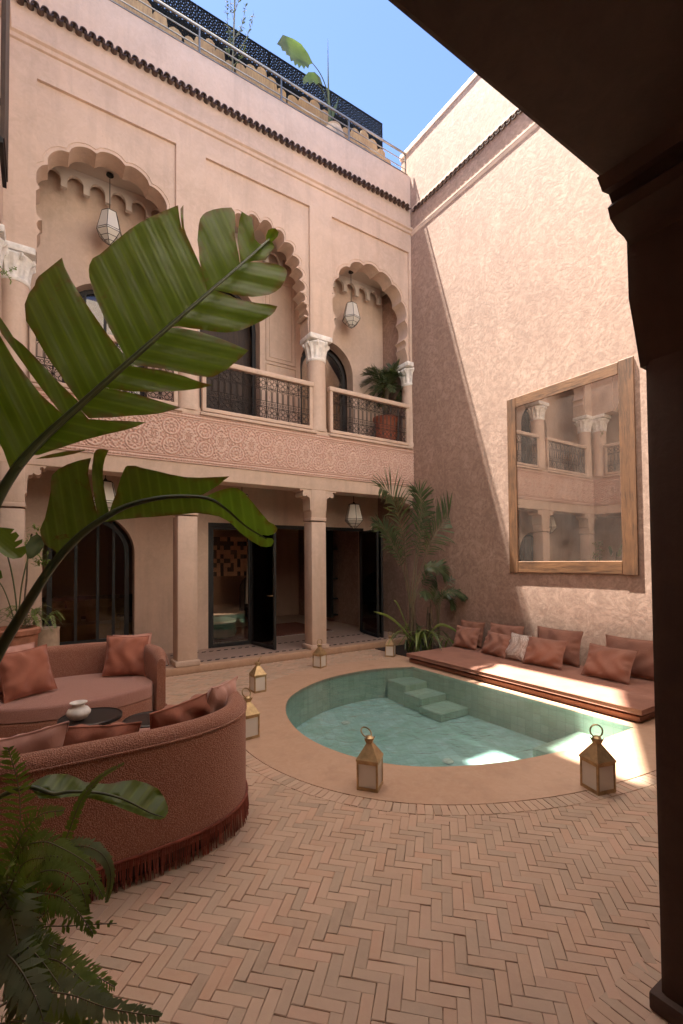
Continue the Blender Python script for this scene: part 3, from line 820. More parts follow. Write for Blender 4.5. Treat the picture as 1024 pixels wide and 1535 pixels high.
def tile_row(T, x0, x1, z, P, pitch=.113):
    def one():
        mb = MB(); n = 8; L = .10
        for (cz, sgn, r, dx) in ((0, 1, .046, 0), (-.010, -1, .044, pitch/2)):
            vs = []; 
            for yy in (0.02, -L):
                for k in range(n+1):
                    a = PI*k/n
                    for rr in (r, r-.013): vs.append((dx+rr*math.cos(a), yy, cz+sgn*rr*math.sin(a)*.95-(.02 if yy < 0 else 0)))
            fs = []; q = 2*(n+1)
            for k in range(n):
                a = 2*k
                fs += [(a, a+2, q+a+2, q+a), (a+1, q+a+1, q+a+3, a+3), (q+a, q+a+2, q+a+3, q+a+1)]
            fs += [(0, q, q+1, 1), (2*n, 2*n+1, q+2*n+1, q+2*n)]
            mb.add(vs, fs)
        return mb
    n = int((x1-x0)/pitch)
    for k in range(n):
        if 't' not in GR: ob = one().build('roof_tile', M['tile'], P, smooth=40); GR['t'] = ob
        else: ob = share(GR['t'], (0, 0, 0), parent=P)
        ob.matrix_local = T @ Matrix.Translation((x0+pitch*(k+.5), 0, z+random.uniform(-.004, .004))) @ Matrix.Rotation(random.uniform(-.05, .05), 4, 'Z')
    MB().box((x0, -.02, z+.04), (x1, .0, z+.085), T, bev=.004).build('tile_bedding', M['plaster'], P)
def cornice(T, x0, x1, z, P):
    prof = [(.0, z-.03), (-.03, z-.02), (-.035, z+.03), (-.07, z+.05), (-.075, z+.085), (.0, z+.10)]
    vs = [(x, y, zz) for x in (x0, x1) for (y, zz) in prof]; n = len(prof)
    fs = [(i, i+1, n+i+1, n+i) for i in range(n-1)]
    return MB().add(vs, fs, T).build('cornice', M['plaster'], P)
def roof_rail(T, x0, x1, P):
    r = MB()
    for z, rad in ((10.44, .022), (10.27, .010), (10.10, .010)): r.tube([(x0, .06, z), (x1, .06, z)], rad, 8, T)
    x = x1
    while x > x0:
        r.box((x-.02, .045, 9.93), (x+.005, .075, 10.43), T); x -= 1.47
    r.box((x0, -.012, 9.93), (x1, .10, 9.945), T)
    return r.build('roof_railing', M['steel'], P, smooth=40)

# ================================================================== BACK WING (faces the camera)
TB = tmat('back')
bw = thing('courtyard_building', 'pink plastered riad wing with carved frieze, lobed balcony arches and a glazed gallery below', 'building', (0, 0, 0))
BAYS = [(-5.78, ARCH_A, .23, .90), (-3.44, ARCH_B, .52, .95), (-1.03, ARCH_A, .23, .955)]
upper_wall(bw, XL, X0-.002, BAYS, TB)
cornice(TB, XL, X0, 8.68, bw); tile_row(TB, XL+.05, X0-.09, 9.20, bw)
roof_rail(TB, XL, -.07, bw)
# beam under the frieze and floor slab of the balcony
MB().box((XL-2, .0, 3.005), (X0, .35, 3.24), TB, bev=.01).build('beam', M['plaster'], bw)
MB().box((XL-2, .004, 3.238), (X0, .35, 4.034), TB).build('parapet_core', M['plaster'], bw)
frieze_mesh(XL, X0-.002, 3.24, 4.032, TB, bw)
MB().box((XL-2, .35, 3.42), (X0, 1.5, 4.03), TB).build('balcony_floor', M['ceiling'], bw)
MB().box((XL-2, .0, 4.034), (X0-.002, 1.4, 4.098), TB, bev=.006).build('balcony_edge', M['plaster'], bw)
for x in (-6.93, -4.64, -2.26, .075): round_column(TB, x, bw)
for a, b in ((-6.74, -4.83), (-4.45, -2.43), (-2.05, -.10)): railing(TB, a, b, bw, 'back')
for a, b in ((-4.84, -4.53), (-2.48, -2.17)): square_column(TB, a, b, bw)
square_column(TB, XL+.001, -6.78, bw)
sq = MB(); sq.prism([(-.03, 3.003), (-.30, 3.003), (-.275, 2.965), (-.25, 2.99), (-.22, 2.965), (-.24, 2.93), (-.23, 2.885), (-.19, 2.875), (-.15, 2.90), (-.14, 2.875), (-.1, 2.865), (-.085, 2.8), (-.03, 2.8)], .012, .3, TB)
sq.build('corner_bracket', M['plaster'], bw)
# step and gallery floor
MB().box((XL-2, -.02, -.02), (X0, .16, .10), TB, bev=.015).build('step', M['apron'], bw, smooth=30)
MB().box((XL-2, .16, -.02), (.3, 1.45, .096), TB).build('gallery_floor', M['pale_tile'], bw)
MB().box((-4.15, 1.451, -.02), (.3, 6.0, .094), TB).build('room_floor', M['pale_tile'], bw)
first_t = None
cnt = 0
for y in (.24, .99):
    x = -4.95
    while x < -.1:
        if first_t is None:
            first_t = MB().add([(-.05, -.026, 0), (.02, -.026, 0), (.05, .026, 0), (-.02, .026, 0), (-.05, -.026, -.01), (.02, -.026, -.01), (.05, .026, -.01), (-.02, .026, -.01)], [(0, 1, 2, 3), (0, 4, 5, 1), (1, 5, 6, 2), (2, 6, 7, 3), (3, 7, 4, 0)]).build('floor_tile', M['black_tile'], bw); o = first_t
        else: o = share(first_t, (0, 0, 0), parent=bw)
        o.location = (x, y+random.uniform(-.004, .004), .100); x += .135
# lower back wall with door and arched window openings
lw = MB()
win = arch_simple(-5.91, .665, .35, 1.86)
lw.prism([(XL-2, .09), (XL-2, 3.42), (.0, 3.42), (0, .09), (-.41, .09), (-.41, 2.44), (-3.98, 2.44), (-3.98, .09)], 1.25, 1.47, TB, holes=[win])
lw.build('gallery_wall', M['plaster'], bw, smooth=30)
# upper back wall
uw = MB()
door_r = arch_simple(-1.50, .655, 4.10, 5.74); door_m = arch_simple(-3.78, .74, 4.10, 6.25); p1 = on(133, 408, 1, 1.0)
win_l = arch_simple(-5.72, .62, 4.10, 5.62)
UB = 1.0
poly = [(XL-2, 4.098), (-5.72-.62, 4.098)]+win_l[1:-1]+[(-5.72+.62, 4.098), (-3.78-.74, 4.098)]+door_m[1:-1]+[(-3.78+.74, 4.098), (-1.50-.655, 4.098)]+door_r[1:-1]+[(-1.50+.655, 4.098), (0, 4.098), (0, 7.9), (XL-2, 7.9)]
uw.prism(poly, UB, UB+.24, TB); uw.build('balcony_wall', M['plaster'], bw, smooth=30)
MB().box((XL-2, .30, 7.80), (0, 1.3, 9.93), TB).build('balcony_ceiling', M['ceiling'], bw)
MB().box((XL-2, .351, 9.93), (4.0, 6.0, 9.95), TB).build('roof_terrace', M['pale_tile'], bw)
# scalloped ceiling band with hanging teeth
tb = []; x = -6.85; pitch = .305
tb = [(-7.04, 7.81)]
xs = []
x = -6.95
while x < -.1:
    xs.append(x); x += pitch
lowz = 7.47; hi = 7.66
pts = [(xs[0]-.05, 7.81)]
for k, x in enumerate(xs):
    pts += [(x-.042, lowz), (x+.042, lowz)]
    if k < len(xs)-1:
        c = x+pitch/2; h = pitch/2-.042
        for q in range(0, 9):
            a = PI-PI*q/8; pts.append((c+h*math.cos(a), lowz+.10+(hi-lowz-.06)*math.sin(a)))
pts += [(xs[-1]+.05, 7.81)]
MB().prism(pts, .80, .86, TB).build('scalloped_band', M['ceiling'], bw)
# door leaves and windows of the balcony
def arched_window(cx, half, z0, spring, y, P, bars=(0,), rz=None, mat='glass', backing=None, name='balcony_door'):
    outer = arch_simple(cx, half, z0, spring, rz); inner = arch_simple(cx, half-.07, z0+.07, spring, (rz-.07) if rz else None)
    fr = MB().prism(outer, y, y+.05, TB, holes=[inner]); o = None
    for b in bars: fr.box((cx+b-.022, y+.004, z0+.05), (cx+b+.022, y+.046, (rz or spring+half)-.06), TB)
    o = fr.build(name, M['black'], P)
    MB().prism(arch_simple(cx, half-.03, z0+.03, spring, (rz-.03) if rz else None), y+.02, y+.026, TB).build('pane', M[mat], o)
    if backing: MB().prism(arch_simple(cx, half+.0, z0, spring, rz), y+.25, y+.27, TB).build('curtain', M[backing], o)
    return o
arched_window(-1.50, .58, 4.10, 5.72, UB+.20, bw, (), backing='interior')
o_ = arched_window(-3.78, .735, 4.10, 6.25, UB+.20, bw, (), backing='dark_wood')
bpy.data.objects.remove([c for c in bpy.data.objects if c.parent == o_ and c.name.startswith('pane')][0])
arched_window(-5.72, .615, 4.10, 5.62, UB+.20, bw, (.0, -.3, .3), backing='interior')
MB().box((XL-2, 1.55, 4.0), (0, 1.6, 8), TB).build('balcony_room_wall', M['dark_wood'], bw)
# moulded panels beside the middle balcony door
pn = MB()
def frame_rect(mb, x0, x1, z0, z1, y, wd=.018, dp=.02):
    for a, b in (((x0, z0), (x1, z0+wd)), ((x0, z1-wd), (x1, z1)), ((x0, z0+wd), (x0+wd, z1-wd)), ((x1-wd, z0+wd), (x1, z1-wd))):
        mb.box((a[0], y-dp, a[1]), (b[0], y+.004, b[1]), TB)
pc = on(430, 590, 1, UB)
frame_rect(pn, -2.92, -2.26, 5.65, 7.35, UB); frame_rect(pn, -2.84, -2.34, 5.73, 7.27, UB, .01, .012)
frame_rect(pn, -2.92, -2.26, 4.3, 5.6, UB)
for s, dz in ((.27, .0), (.20, -.03)):
    cus = [(0, 5.4+dz), (.12*s/.27, 5.37+dz), (.2*s/.27, 5.25+dz), (.25*s/.27, 5.08+dz), (.25*s/.27, 4.9)]
    ap = arch_pts(-2.59, cus, .22 if s < .25 else .05, 4)
    pn.tube([(x, UB-.004, z) for x, z in ap], .011, 5, TB)
pn.build('wall_moulding', M['plaster'], bw)
# ---- arched window below
aw = arched_window(-5.91, .60, .36, 1.86, 1.40, bw, (.12, .36, -.2), name='arched_window')
# ---- folding glazed doors
def leaf(P, a, b, z0, z1, name='door_leaf', handle=False):
    a = Vector((*a, 0)); b = Vector((*b, 0)); d = (b-a); L = d.length; d.normalize(); an = math.atan2(d.y, d.x)
    Tm = Matrix.Translation((a.x, a.y, 0)) @ Matrix.Rotation(an, 4, 'Z')
    f = MB(); t = .045; y0, y1 = -.022, .022
    f.box((0, y0, z0), (t, y1, z1), Tm); f.box((L-t, y0, z0), (L, y1, z1), Tm)
    f.box((t, y0, z0), (L-t, y1, z0+.06), Tm); f.box((t, y0, z1-t), (L-t, y1, z1), Tm)
    o = f.build(name, M['black'], P)
    MB().box((t*.8, -.003, z0+.05), (L-t*.8, .003, z1-t*.8), Tm).build('pane', M['glass'], o)
    if handle: MB().tube([(L-.03, -.03, 1.08), (L-.03, -.075, 1.08), (L-.14, -.08, 1.08)], .009, 6, Tm).build('handle', M['brass'], o, smooth=60)
    return o
fr = MB(); fr.box((-3.98, 1.27, .10), (-3.925, 1.36, 2.44), TB); fr.box((-.465, 1.27, .10), (-.41, 1.36, 2.44), TB); fr.box((-3.925, 1.27, 2.37), (-.465, 1.36, 2.44), TB)
fr.build('door_frame', M['black'], bw)
leaf(bw, (-3.92, 1.29), (-3.15, 1.25), .105, 2.36)
leaf(bw, (-3.14, 1.23), (-3.02, .40), .105, 2.36, handle=True)
leaf(bw, (-.52, 1.22), (-.70, .36), .105, 2.36)
leaf(bw, (-.62, .32), (-.45, 1.15), .105, 2.36, handle=True)
# ---- rooms behind the doors
rm = MB()
rm.add([(-4.15, 1.46, .09), (-4.15, 5.2, .09), (.28, 5.2, .09), (.28, 1.46, .09), (-4.15, 1.46, 3.0), (-4.15, 5.2, 3.0), (.28, 5.2, 3.0), (.28, 1.46, 3.0)], [(0, 1, 5, 4), (1, 2, 6, 5), (2, 3, 7, 6), (4, 5, 6, 7)])
rm.build('room', M['interior'], bw)
rb = MB(); rb.add([(-8.4, 1.48, .05), (-8.4, 4.2, .05), (-4.3, 4.2, .05), (-4.3, 1.48, .05), (-8.4, 1.48, 3.0), (-8.4, 4.2, 3.0), (-4.3, 4.2, 3.0), (-4.3, 1.48, 3.0)], [(0, 1, 5, 4), (1, 2, 6, 5), (2, 3, 7, 6), (4, 5, 6, 7), (0, 3, 2, 1)])
rb.build('room', M['interior'], bw)
# ================================================================== RIGHT WALL
rw = thing('courtyard_wall', 'tall rough pink plaster wall, half in sun, carrying the big mirror', 'wall', (0, -3, 0))
OR[rw.name] = (0, -3, 0)
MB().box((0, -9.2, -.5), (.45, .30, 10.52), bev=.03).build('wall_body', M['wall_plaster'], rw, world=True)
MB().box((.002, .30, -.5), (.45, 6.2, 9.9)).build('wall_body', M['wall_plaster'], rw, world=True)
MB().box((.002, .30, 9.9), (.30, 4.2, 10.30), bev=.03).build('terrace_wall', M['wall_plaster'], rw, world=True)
MB().box((-.014, -9.2, 10.50), (.47, .33, 10.62), bev=.02).build('wall_coping', M['plaster'], rw, world=True)
TR = Matrix(((0, .4, 0, 0), (1, 0, 0, 3), (0, 0, 1, 0), (0, 0, 0, 1)))   # local u -> world y, v -> +x ; parent sits at y=-3
cornice(Matrix(((0, .22, 0, 0), (1, 0, 0, 3), (0, 0, 1, 0), (0, 0, 0, 1))), -9.0, -.02, 8.64, rw)
tile_row(TR, -6.45, -.05, 9.14, rw)

# ================================================================== LEFT WING
TL = tmat('left')
lwg = thing('side_building', 'pink plastered wing along the left side of the courtyard with a balcony and arcade', 'building', (XL, -3, 0))
OR[lwg.name] = (0, 0, 0); lwg.location = (0, 0, 0)
upper_wall(lwg, -9.0, -.002, [(-7.75, ARCH_A, .17, .92), (-4.75, ARCH_A, .17, 1.05), (-1.66, ARCH_A, .17, 1.05)], TL, top=10.75)
cornice(TL, -9.0, -.02, 8.68, lwg); 
MB().box((-9, 0, 3.005), (0, .35, 4.034), TL).build('parapet_core', M['plaster'], lwg)
frieze_mesh(-6.5, -.002, 3.24, 4.032, TL, lwg, step=.012)
MB().box((-9, -.0, 4.034), (0, 1.9, 4.098), TL).build('balcony_edge', M['plaster'], lwg)
for x in (-.12, -3.2, -6.3): round_column(TL, x, lwg)
for a, b in ((-3.0, -.33), (-6.1, -3.4)): railing(TL, a, b, lwg, 'left')
for a, b in ((-3.36, -3.05), (-6.49, -6.18)): square_column(TL, a, b, lwg, base=0)
MB().box((-9, 1.75, -.02), (1.2, 2.0, 10.7), TL).build('back_wall', M['plaster'], lwg)
MB().box((-9, .3, 7.80), (1.2, 1.9, 8.0), TL).build('balcony_ceiling', M['dark_wood'], lwg)
MB().box((-9, .35, 3.42), (1.2, 1.9, 4.0), TL).build('balcony_floor', M['ceiling'], lwg)
MB().box((-9, .04, 9.9), (1.2, 2.0, 9.95), TL).build('roof_terrace', M['pale_tile'], lwg)

# ================================================================== NEAR WING (the camera stands under it)
TF = tmat('front')
nw = thing('near_building', 'dark brown arcade beam and pillar in shade framing the near right of the courtyard', 'building', (0, 0, 0))
bm_ = MB()
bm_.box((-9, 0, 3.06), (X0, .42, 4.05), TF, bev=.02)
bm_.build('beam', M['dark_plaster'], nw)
c = MB(); x0, x1 = -4.675, -4.2
c.box((x0, .0, 0), (x1, .40, 2.56), TF, bev=.025); c.prism([(x0+.004, 2.45), (x0-.035, 2.58), (x0-.075, 2.70), (x0-.08, 3.06), (x1+.08, 3.06), (x1+.075, 2.70), (x1+.035, 2.58), (x1-.004, 2.45)], -.012, .412, TF)
c.box((x0-.03, -.025, 0), (x1+.03, .425, .07), TF, bev=.012)
prof = [(-4.60, 2.70), (-4.73, 2.70), (-4.755, 2.78), (-4.76, 2.895), (-4.80, 2.915), (-4.85, 2.92), (-4.90, 2.945), (-4.915, 2.98), (-4.885, 3.01), (-4.905, 3.035), (-4.95, 3.025), (-4.985, 3.062), (-4.6, 3.062)]
c.prism([(a, b) for a, b in prof], .0, .40, TF)
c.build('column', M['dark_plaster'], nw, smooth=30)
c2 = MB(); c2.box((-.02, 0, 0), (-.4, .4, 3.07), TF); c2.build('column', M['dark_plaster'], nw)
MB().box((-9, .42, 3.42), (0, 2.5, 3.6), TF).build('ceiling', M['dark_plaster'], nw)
MB().box((-9, 2.4, -.02), (0, 2.7, 9.9), TF).build('back_wall', M['plaster'], nw)
MB().box((-9, .004, 4.05), (0, .35, 9.93), TF).build('upper_wall', M['white_plaster'], nw)
MB().box((-9, .35, 9.85), (0, 2.7, 9.93), TF).build('roof_terrace', M['pale_tile'], nw)
# ---- added sun blocker far above, out of view; its gaps shape sun patches
HZ = 17.5
X1 = .72*SUN_TRAVEL.x/-SUN_TRAVEL.z
def shp(x0, y0): return (x0+SUN_TRAVEL.x/SUN_TRAVEL.z*HZ, y0+SUN_TRAVEL.y/SUN_TRAVEL.z*HZ)
TZ = Matrix(((1,0,0,0),(0,0,1,0),(0,1,0,0),(0,0,0,1)))
oc = shp(-6.1, -1.0)
sun_blk = thing('roof_awning', 'white canvas awning on tall posts above the left wing and the courtyard', 'awning', (oc[0], oc[1], 9.95))
pieces = [[(X1, -1.0), (X1, -7.5), (-.93, -7.5), (-.93, -1.0)],
          [(-.935, -4.575), (-.935, -7.5), (-2.83, -7.5), (-2.83, -5.62)],
          [(-1.56, -1.0), (-1.56, -4.42), (-2.35, -4.50), (-2.35, -1.0)], [(-2.355, -1.0), (-2.355, -3.72), (-2.83, -3.72), (-2.83, -1.0)],
          [(-2.355, -4.15), (-2.355, -4.87), (-2.83, -4.95), (-2.83, -4.05)],
          [(-2.835, -1.0), (-2.835, -7.5), (-6.1, -7.5), (-6.1, -1.0)]]
for k_, q_ in enumerate(pieces):
    P_ = [shp(*p) for p in q_]
    MB().add([(x, y, HZ+.02*k_) for x, y in P_], [tuple(range(len(P_)))]).build('canopy', M['canvas'], sun_blk, world=True)
NZ = [(-.9, -2.4), (-.9, -5.0), (-2.9, -5.75), (-2.9, -2.4)]
MB().add([(*shp(*p), HZ+.3) for p in NZ], [(0, 1, 2, 3)]).build('shade_net', M['net'], sun_blk, world=True)  # added layer over the gaps, dims the sun patches
for p in (shp(-6.0, -1.1), shp(-6.0, -7.6)):
    MB().box((p[0], p[1]-.05, 9.95), (p[0]+.1, p[1]+.05, HZ)).build('post', M['dark_wood'], sun_blk, world=True)
# ================================================================== MIRROR
mi = thing('wall_mirror', 'large rectangular mirror in a rough timber frame hung on the sunlit wall', 'mirror', (0, -3.37, 1.48)); 
ya, yb, za, zb = -4.36, -2.36, 1.48, 4.40
MB().box((-.026, ya, za), (-.003, ya+.20, zb), bev=.006).build('frame_upright', M['wood_v'], mi, world=True)
MB().box((-.025, yb-.17, za+.004), (-.003, yb, zb-.01), bev=.006).build('frame_upright', M['wood_v'], mi, world=True)
MB().box((-.024, ya+.202, za+.01), (-.003, yb-.172, za+.19), bev=.006).build('frame_rail', M['wood_h'], mi, world=True)
MB().box((-.024, ya+.202, zb-.18), (-.003, yb-.172, zb-.01), bev=.006).build('frame_rail', M['wood_h'], mi, world=True)
MB().box((-.014, ya+.19, za+.18), (-.005, yb-.16, zb-.17)).build('mirror_glass', M['mirror'], mi, world=True)

# ================================================================== CUSHIONS
def pillow_mesh(w, h, t, seed=0, n=22):
    rnd = random.Random(seed); ph = [rnd.uniform(0, 6) for _ in range(6)]
    vs = []; fs = []
    def edge(u, v):      # pulled-in sides, pointed corners
        k = 1-.075*(1-abs(v)**2); l = 1-.075*(1-abs(u)**2)
        return u*k*w/2, v*l*h/2
    for side in (1, -1):
        for i in range(n+1):
            for j in range(n+1):
                u = -1+2*i/n; v = -1+2*j/n
                x, y = edge(u, v)
                f = (max(0, 1-abs(u)**2.6)*max(0, 1-abs(v)**2.6))**.5
                ed = 1-max(abs(u), abs(v))
                wr = .013*math.sin(7*u+ph[0]+2*math.sin(3*v+ph[1]))*min(1, ed*5)+.008*math.sin(9*v*u+ph[2])*min(1, ed*4)
                rad = math.sin(14*math.atan2(v, u)+ph[3])*.009*math.exp(-((ed-.12)/.10)**2)
                vs.append((x, side*(t/2*f)+(wr+rad)*(1 if side > 0 else -1)*(1 if f > .05 else 0), y))
    q = (n+1)*(n+1)
    for s_ in (0, 1):
        for i in range(n):
            for j in range(n):
                a = s_*q+i*(n+1)+j; f = (a, a+1, a+n+2, a+n+1)
                fs.append(f if s_ else tuple(reversed(f)))
    return vs, fs, edge
def pillow(name_label, loc, rx, ry, rz, w, h, t, mat, seed=0, group=None, pip=None):
    o = thing('cushion', name_label, 'cushion', loc, 0, group); o.rotation_mode = 'XYZ'; o.rotation_euler = (rx, ry, rz)
    vs, fs, edge = pillow_mesh(w, h, t, seed)
    me = MB().add(vs, fs); b = me.build('cover', M[mat], o, smooth=180)
    m = 14; pts = []
    for k in range(m): pts.append(edge(-1+2*k/m, -1))
    for k in range(m): pts.append(edge(1, -1+2*k/m))
    for k in range(m): pts.append(edge(1-2*k/m, 1))
    for k in range(m): pts.append(edge(-1, 1-2*k/m))
    MB().tube([(x, 0, y) for x, y in pts], .006, 5, closed=True).build('piping', M[pip or mat], o, smooth=60)
    return o
# ================================================================== LONG MATTRESSES BY THE POOL
def mattress(z0, z1, x0, x1, y0, y1, mat, label):
    o = thing('floor_mattress', label, 'mattress', ((x0+x1)/2, (y0+y1)/2, z0), 0, 'stacked pool mattresses')
    hx, hy, h = (x1-x0)/2, (y1-y0)/2, z1-z0; n, m_ = 20, 60
    vs = []; fs = []; ring_ = []
    b = MB()
    def P2(u, v, top):
        e = min(1-abs(u), (1-abs(v))*hy/hx)
        cr = min(1, max(0, e)*9); s_ = cr**.45
        q = .005*noise.noise(Vector((u*3, v*9, z0*9)))*cr+.010*(1-((1-abs(u))**0))*0
        return (hx*u, hy*v, h/2+(1 if top else -1)*(h/2*(.55+.45*s_))+q*top)
    for top in (1, 0):
        for i in range(n+1):
            for j in range(m_+1):
                u = -1+2*i/n; v = -1+2*j/m_
                u = math.copysign(1-(1-abs(u))**1.6, u) if 0 else u
                vs.append(P2(u, v, top))
    q = (n+1)*(m_+1)
    for s_ in (0, 1):
        for i in range(n):
            for j in range(m_):
                a = s_*q+i*(m_+1)+j; f = (a, a+1, a+m_+2, a+m_+1); fs.append(f if s_ else tuple(reversed(f)))
    per = [i*(m_+1) for i in range(n+1)]+[n*(m_+1)+j for j in range(1, m_+1)]+[(n-i)*(m_+1)+m_ for i in range(1, n+1)]+[m_-j for j in range(1, m_)]
    for k in range(len(per)):
        a = per[k]; c = per[(k+1) % len(per)]; fs.append((a, c, c+q, a+q))
    b.add(vs, fs).build('cover', M[mat], o, smooth=50)
    pts = [vs[k] for k in per][::2]
    MB().tube(pts, .0055, 5, closed=True).build('piping', M[mat], o, smooth=60)
    pts = [vs[k+q] for k in per][::2]
    MB().tube(pts, .0055, 5, closed=True).build('piping', M[mat], o, smooth=60)
    return o
mattress(.004, .078, -1.44, -.02, -4.98, -1.43, 'bench_dark', 'lower of the two long terracotta mattresses on the pool edge')
mattress(.080, .168, -1.47, -.01, -5.01, -1.40, 'bench', 'upper long terracotta mattress, partly in sun, with the cushions on it')
cs = [  # y, x, tilt, rz, w, h, t, mat, label
 (-1.62, -.13, 12, -3, .58, .44, .15, 'bench_dark', 'large terracotta cushion at the far left back of the poolside mattress'),
 (-2.35, -.13, 12, 3, .64, .46, .15, 'bench', 'large terracotta cushion leaning on the wall behind the second small cushion'),
 (-3.28, -.14, 12, -2, .74, .50, .16, 'bench', 'large terracotta cushion against the wall behind the white woven cushion'),
 (-4.34, -.14, 12, 2, .74, .50, .16, 'bench', 'large terracotta cushion leaning on the wall nearest the dark pillar'),
 (-1.72, -.36, 20, 4, .50, .38, .15, 'bench', 'small terracotta cushion in shade at the far end of the poolside row'),
 (-2.42, -.45, 26, -10, .56, .38, .15, 'bench', 'small terracotta cushion second from the palm in the poolside row'),
 (-3.30, -.50, 26, 4, .60, .42, .16, 'bench', 'terracotta cushion right of the white woven one'),
 (-4.20, -.50, 28, -4, .62, .44, .16, 'bench', 'front terracotta cushion closest to the dark pillar')]
# rx tilt about the long axis: cushion plane stands in YZ
for k, (y, x, tl, rz, cw, ch, ct, mt, lb) in enumerate(cs):
    z = .165+ch/2*math.cos(R(tl))*.96+.02
    pillow(lb, (x-.02, y, z), R(-tl), 0, R(-90+rz), cw, ch, ct, mt, seed=k, group='cushions on the poolside mattress')
pillow('white woven cushion standing between the terracotta ones by the wall', (-.50, -2.84, .375), R(-24), 0, R(-100), .40, .40, .13, 'weave', 20, 'cushions on the poolside mattress')

# ================================================================== BRASS LANTERNS
def lantern(loc, rz, s=1.0, label='', ring_tilt=25, ring_rz=0):
    t = thing('brass_lantern', label, 'lantern', loc, rz, 'brass lanterns round the pool')
    a, H = .088*s, .235*s
    f = MB(); p = .011*s
    f.box((-a, -a, 0), (a, a, .014*s), bev=.002)
    for sx in (-1, 1):
        for sy in (-1, 1): f.box((sx*a, sy*a, .012*s), (sx*(a-p*1.5), sy*(a-p*1.5), H), bev=.0015)
    for sx in (-1, 1):
        for z in (.014*s, H-.02*s):
            f.box((sx*a*.995, -a+p, z), (sx*(a-p), a-p, z+.018*s)); f.box((-a+p, sx*a*.995, z), (a-p, sx*(a-p), z+.018*s))
    f.build('frame', M['brass'], t)
    e = a*1.05; r = MB(); q = .022*s
    zt = H+.125*s
    r.add([(-e,-e,H),(e,-e,H),(e,e,H),(-e,e,H),(-e,-e,H+.012*s),(e,-e,H+.012*s),(e,e,H+.012*s),(-e,e,H+.012*s),(-q,-q,zt),(q,-q,zt),(q,q,zt),(-q,q,zt)],
          [(0,3,2,1),(0,1,5,4),(1,2,6,5),(2,3,7,6),(3,0,4,7),(4,5,9,8),(5,6,10,9),(6,7,11,10),(7,4,8,11),(8,9,10,11)])
    q2 = .036*s
    for k in range(4):   # four petals of the crown
        Mk = Matrix.Rotation(PI/2*k, 4, 'Z')
        r.add([(-q, -q, zt), (q, -q, zt), (q2, -q2*1.05, zt+.045*s), (0, -q2*.8, zt+.022*s), (-q2, -q2*1.05, zt+.045*s), (-q, -q+.004, zt), (q, -q+.004, zt), (q2, -q2+.003, zt+.045*s), (0, -q2*.8+.005, zt+.022*s), (-q2, -q2+.003, zt+.045*s)],
              [(0,1,3),(1,2,3),(0,3,4),(6,5,8),(7,6,8),(8,5,9),(1,6,7,2),(0,4,9,5)], Mk)
    r.lathe([(.012*s, zt-.01), (.014*s, zt+.03*s), (.034*s, zt+.034*s), (.034*s, zt+.042*s), (.02*s, zt+.056*s), (0, zt+.06*s)], 14)
    r.build('roof', M['brass'], t, smooth=25)
    for k in range(4):
        Mk = Matrix.Rotation(PI/2*k, 4, 'Z')
        MB().box((-a+p*1.2, -a+.006, .028*s), (a-p*1.2, -a+.009, H-.015*s), Mk).build('pane', M['frost'], t)
    Mh = Matrix.Translation((0, 0, zt+.045*s)) @ Matrix.Rotation(R(ring_rz), 4, 'Z') @ Matrix.Rotation(R(ring_tilt), 4, 'X')
    rr_ = .048*s; h = MB()
    pts = [(rr_*math.sin(R(180+18+k*324/17)), 0, rr_*1.0+rr_*math.cos(R(180+18+k*324/17))) for k in range(18)]
    h.tube(pts, .0062*s, 6, Mh); h.tube([(-.022*s, 0, 0), (.022*s, 0, 0)], .006*s, 6, Mh)
    h.build('handle', M['brass'], t, smooth=60)
    return t
lantern((-4.54, -4.50, 0), R(38), .92, 'brass lantern standing on the apron at the front left of the pool', -50, -26)
lantern((-3.17, -5.47, 0), R(-16), .94, 'brass lantern at the front right pool edge beside the sunlit patch', 8, 160)
lantern((-2.84, -.87, 0), R(22), .90, 'brass lantern in front of the gallery column behind the pool', 5, -25)
lantern((-1.37, -.85, 0), R(38), .88, 'brass lantern near the palm and the end of the mattress', 5, -50)
lantern((-4.21, -1.60, 0), R(2), .94, 'brass lantern left of the pool, behind the front sofa, fully visible', 30, 60)
lantern((-4.92, -3.03, 0), R(5), .95, 'brass lantern partly hidden by the right end of the curved front sofa', -30, 10)

# ================================================================== HANGING LANTERNS
def hanging(loc, ceil, label):
    t = thing('hanging_lantern', label, 'lantern', loc, R(12), 'glass lanterns hanging in the arcades')
    f = MB(); n = 6
    lv = [(.115, .50), (.185, .20), (.19, .17), (.13, .10), (.075, .045), (.008, 0)]
    P = [[Vector((r*math.cos(2*PI*k/n), r*math.sin(2*PI*k/n), z)) for k in range(n)] for r, z in lv]
    for L in P[:-1]: f.tube(L, .005, 5, closed=True)
    for k in range(n): f.tube([L[k] for L in P], .0048, 5)
    f.lathe([(.118, .50), (.10, .515), (.03, .53), (.012, .56), (0, .56)], 6)
    f.tube([(0, 0, .55), (0, 0, ceil-loc[2]-.01)], .006, 6); f.lathe([(.055, ceil-loc[2]-.025), (.05, ceil-loc[2]-.005), (0, ceil-loc[2])], 14)
    f.build('frame', M['black'], t)
    for i in range(len(P)-1):
        for k in range(n):
            c = sum((P[i][k]+P[i][(k+1) % n]+P[i+1][k]+P[i+1][(k+1) % n] for _ in (0,)), Vector())/4
            q = [c+(v-c)*.985 for v in (P[i][k], P[i][(k+1) % n], P[i+1][(k+1) % n], P[i+1][k])]
            MB().add(q, [(0, 1, 2, 3)]).build('pane', M['frost'], t)
    return t
hanging((-5.73, .6, 6.67), 7.80, 'glass lantern hanging in the large left balcony arch')
hanging((-1.15, .6, 6.59), 7.80, 'glass lantern hanging in the right balcony arch above the potted palm')
hanging((-1.13, .6, 2.37), 3.42, 'glass lantern hanging in the gallery between the column and the palm')
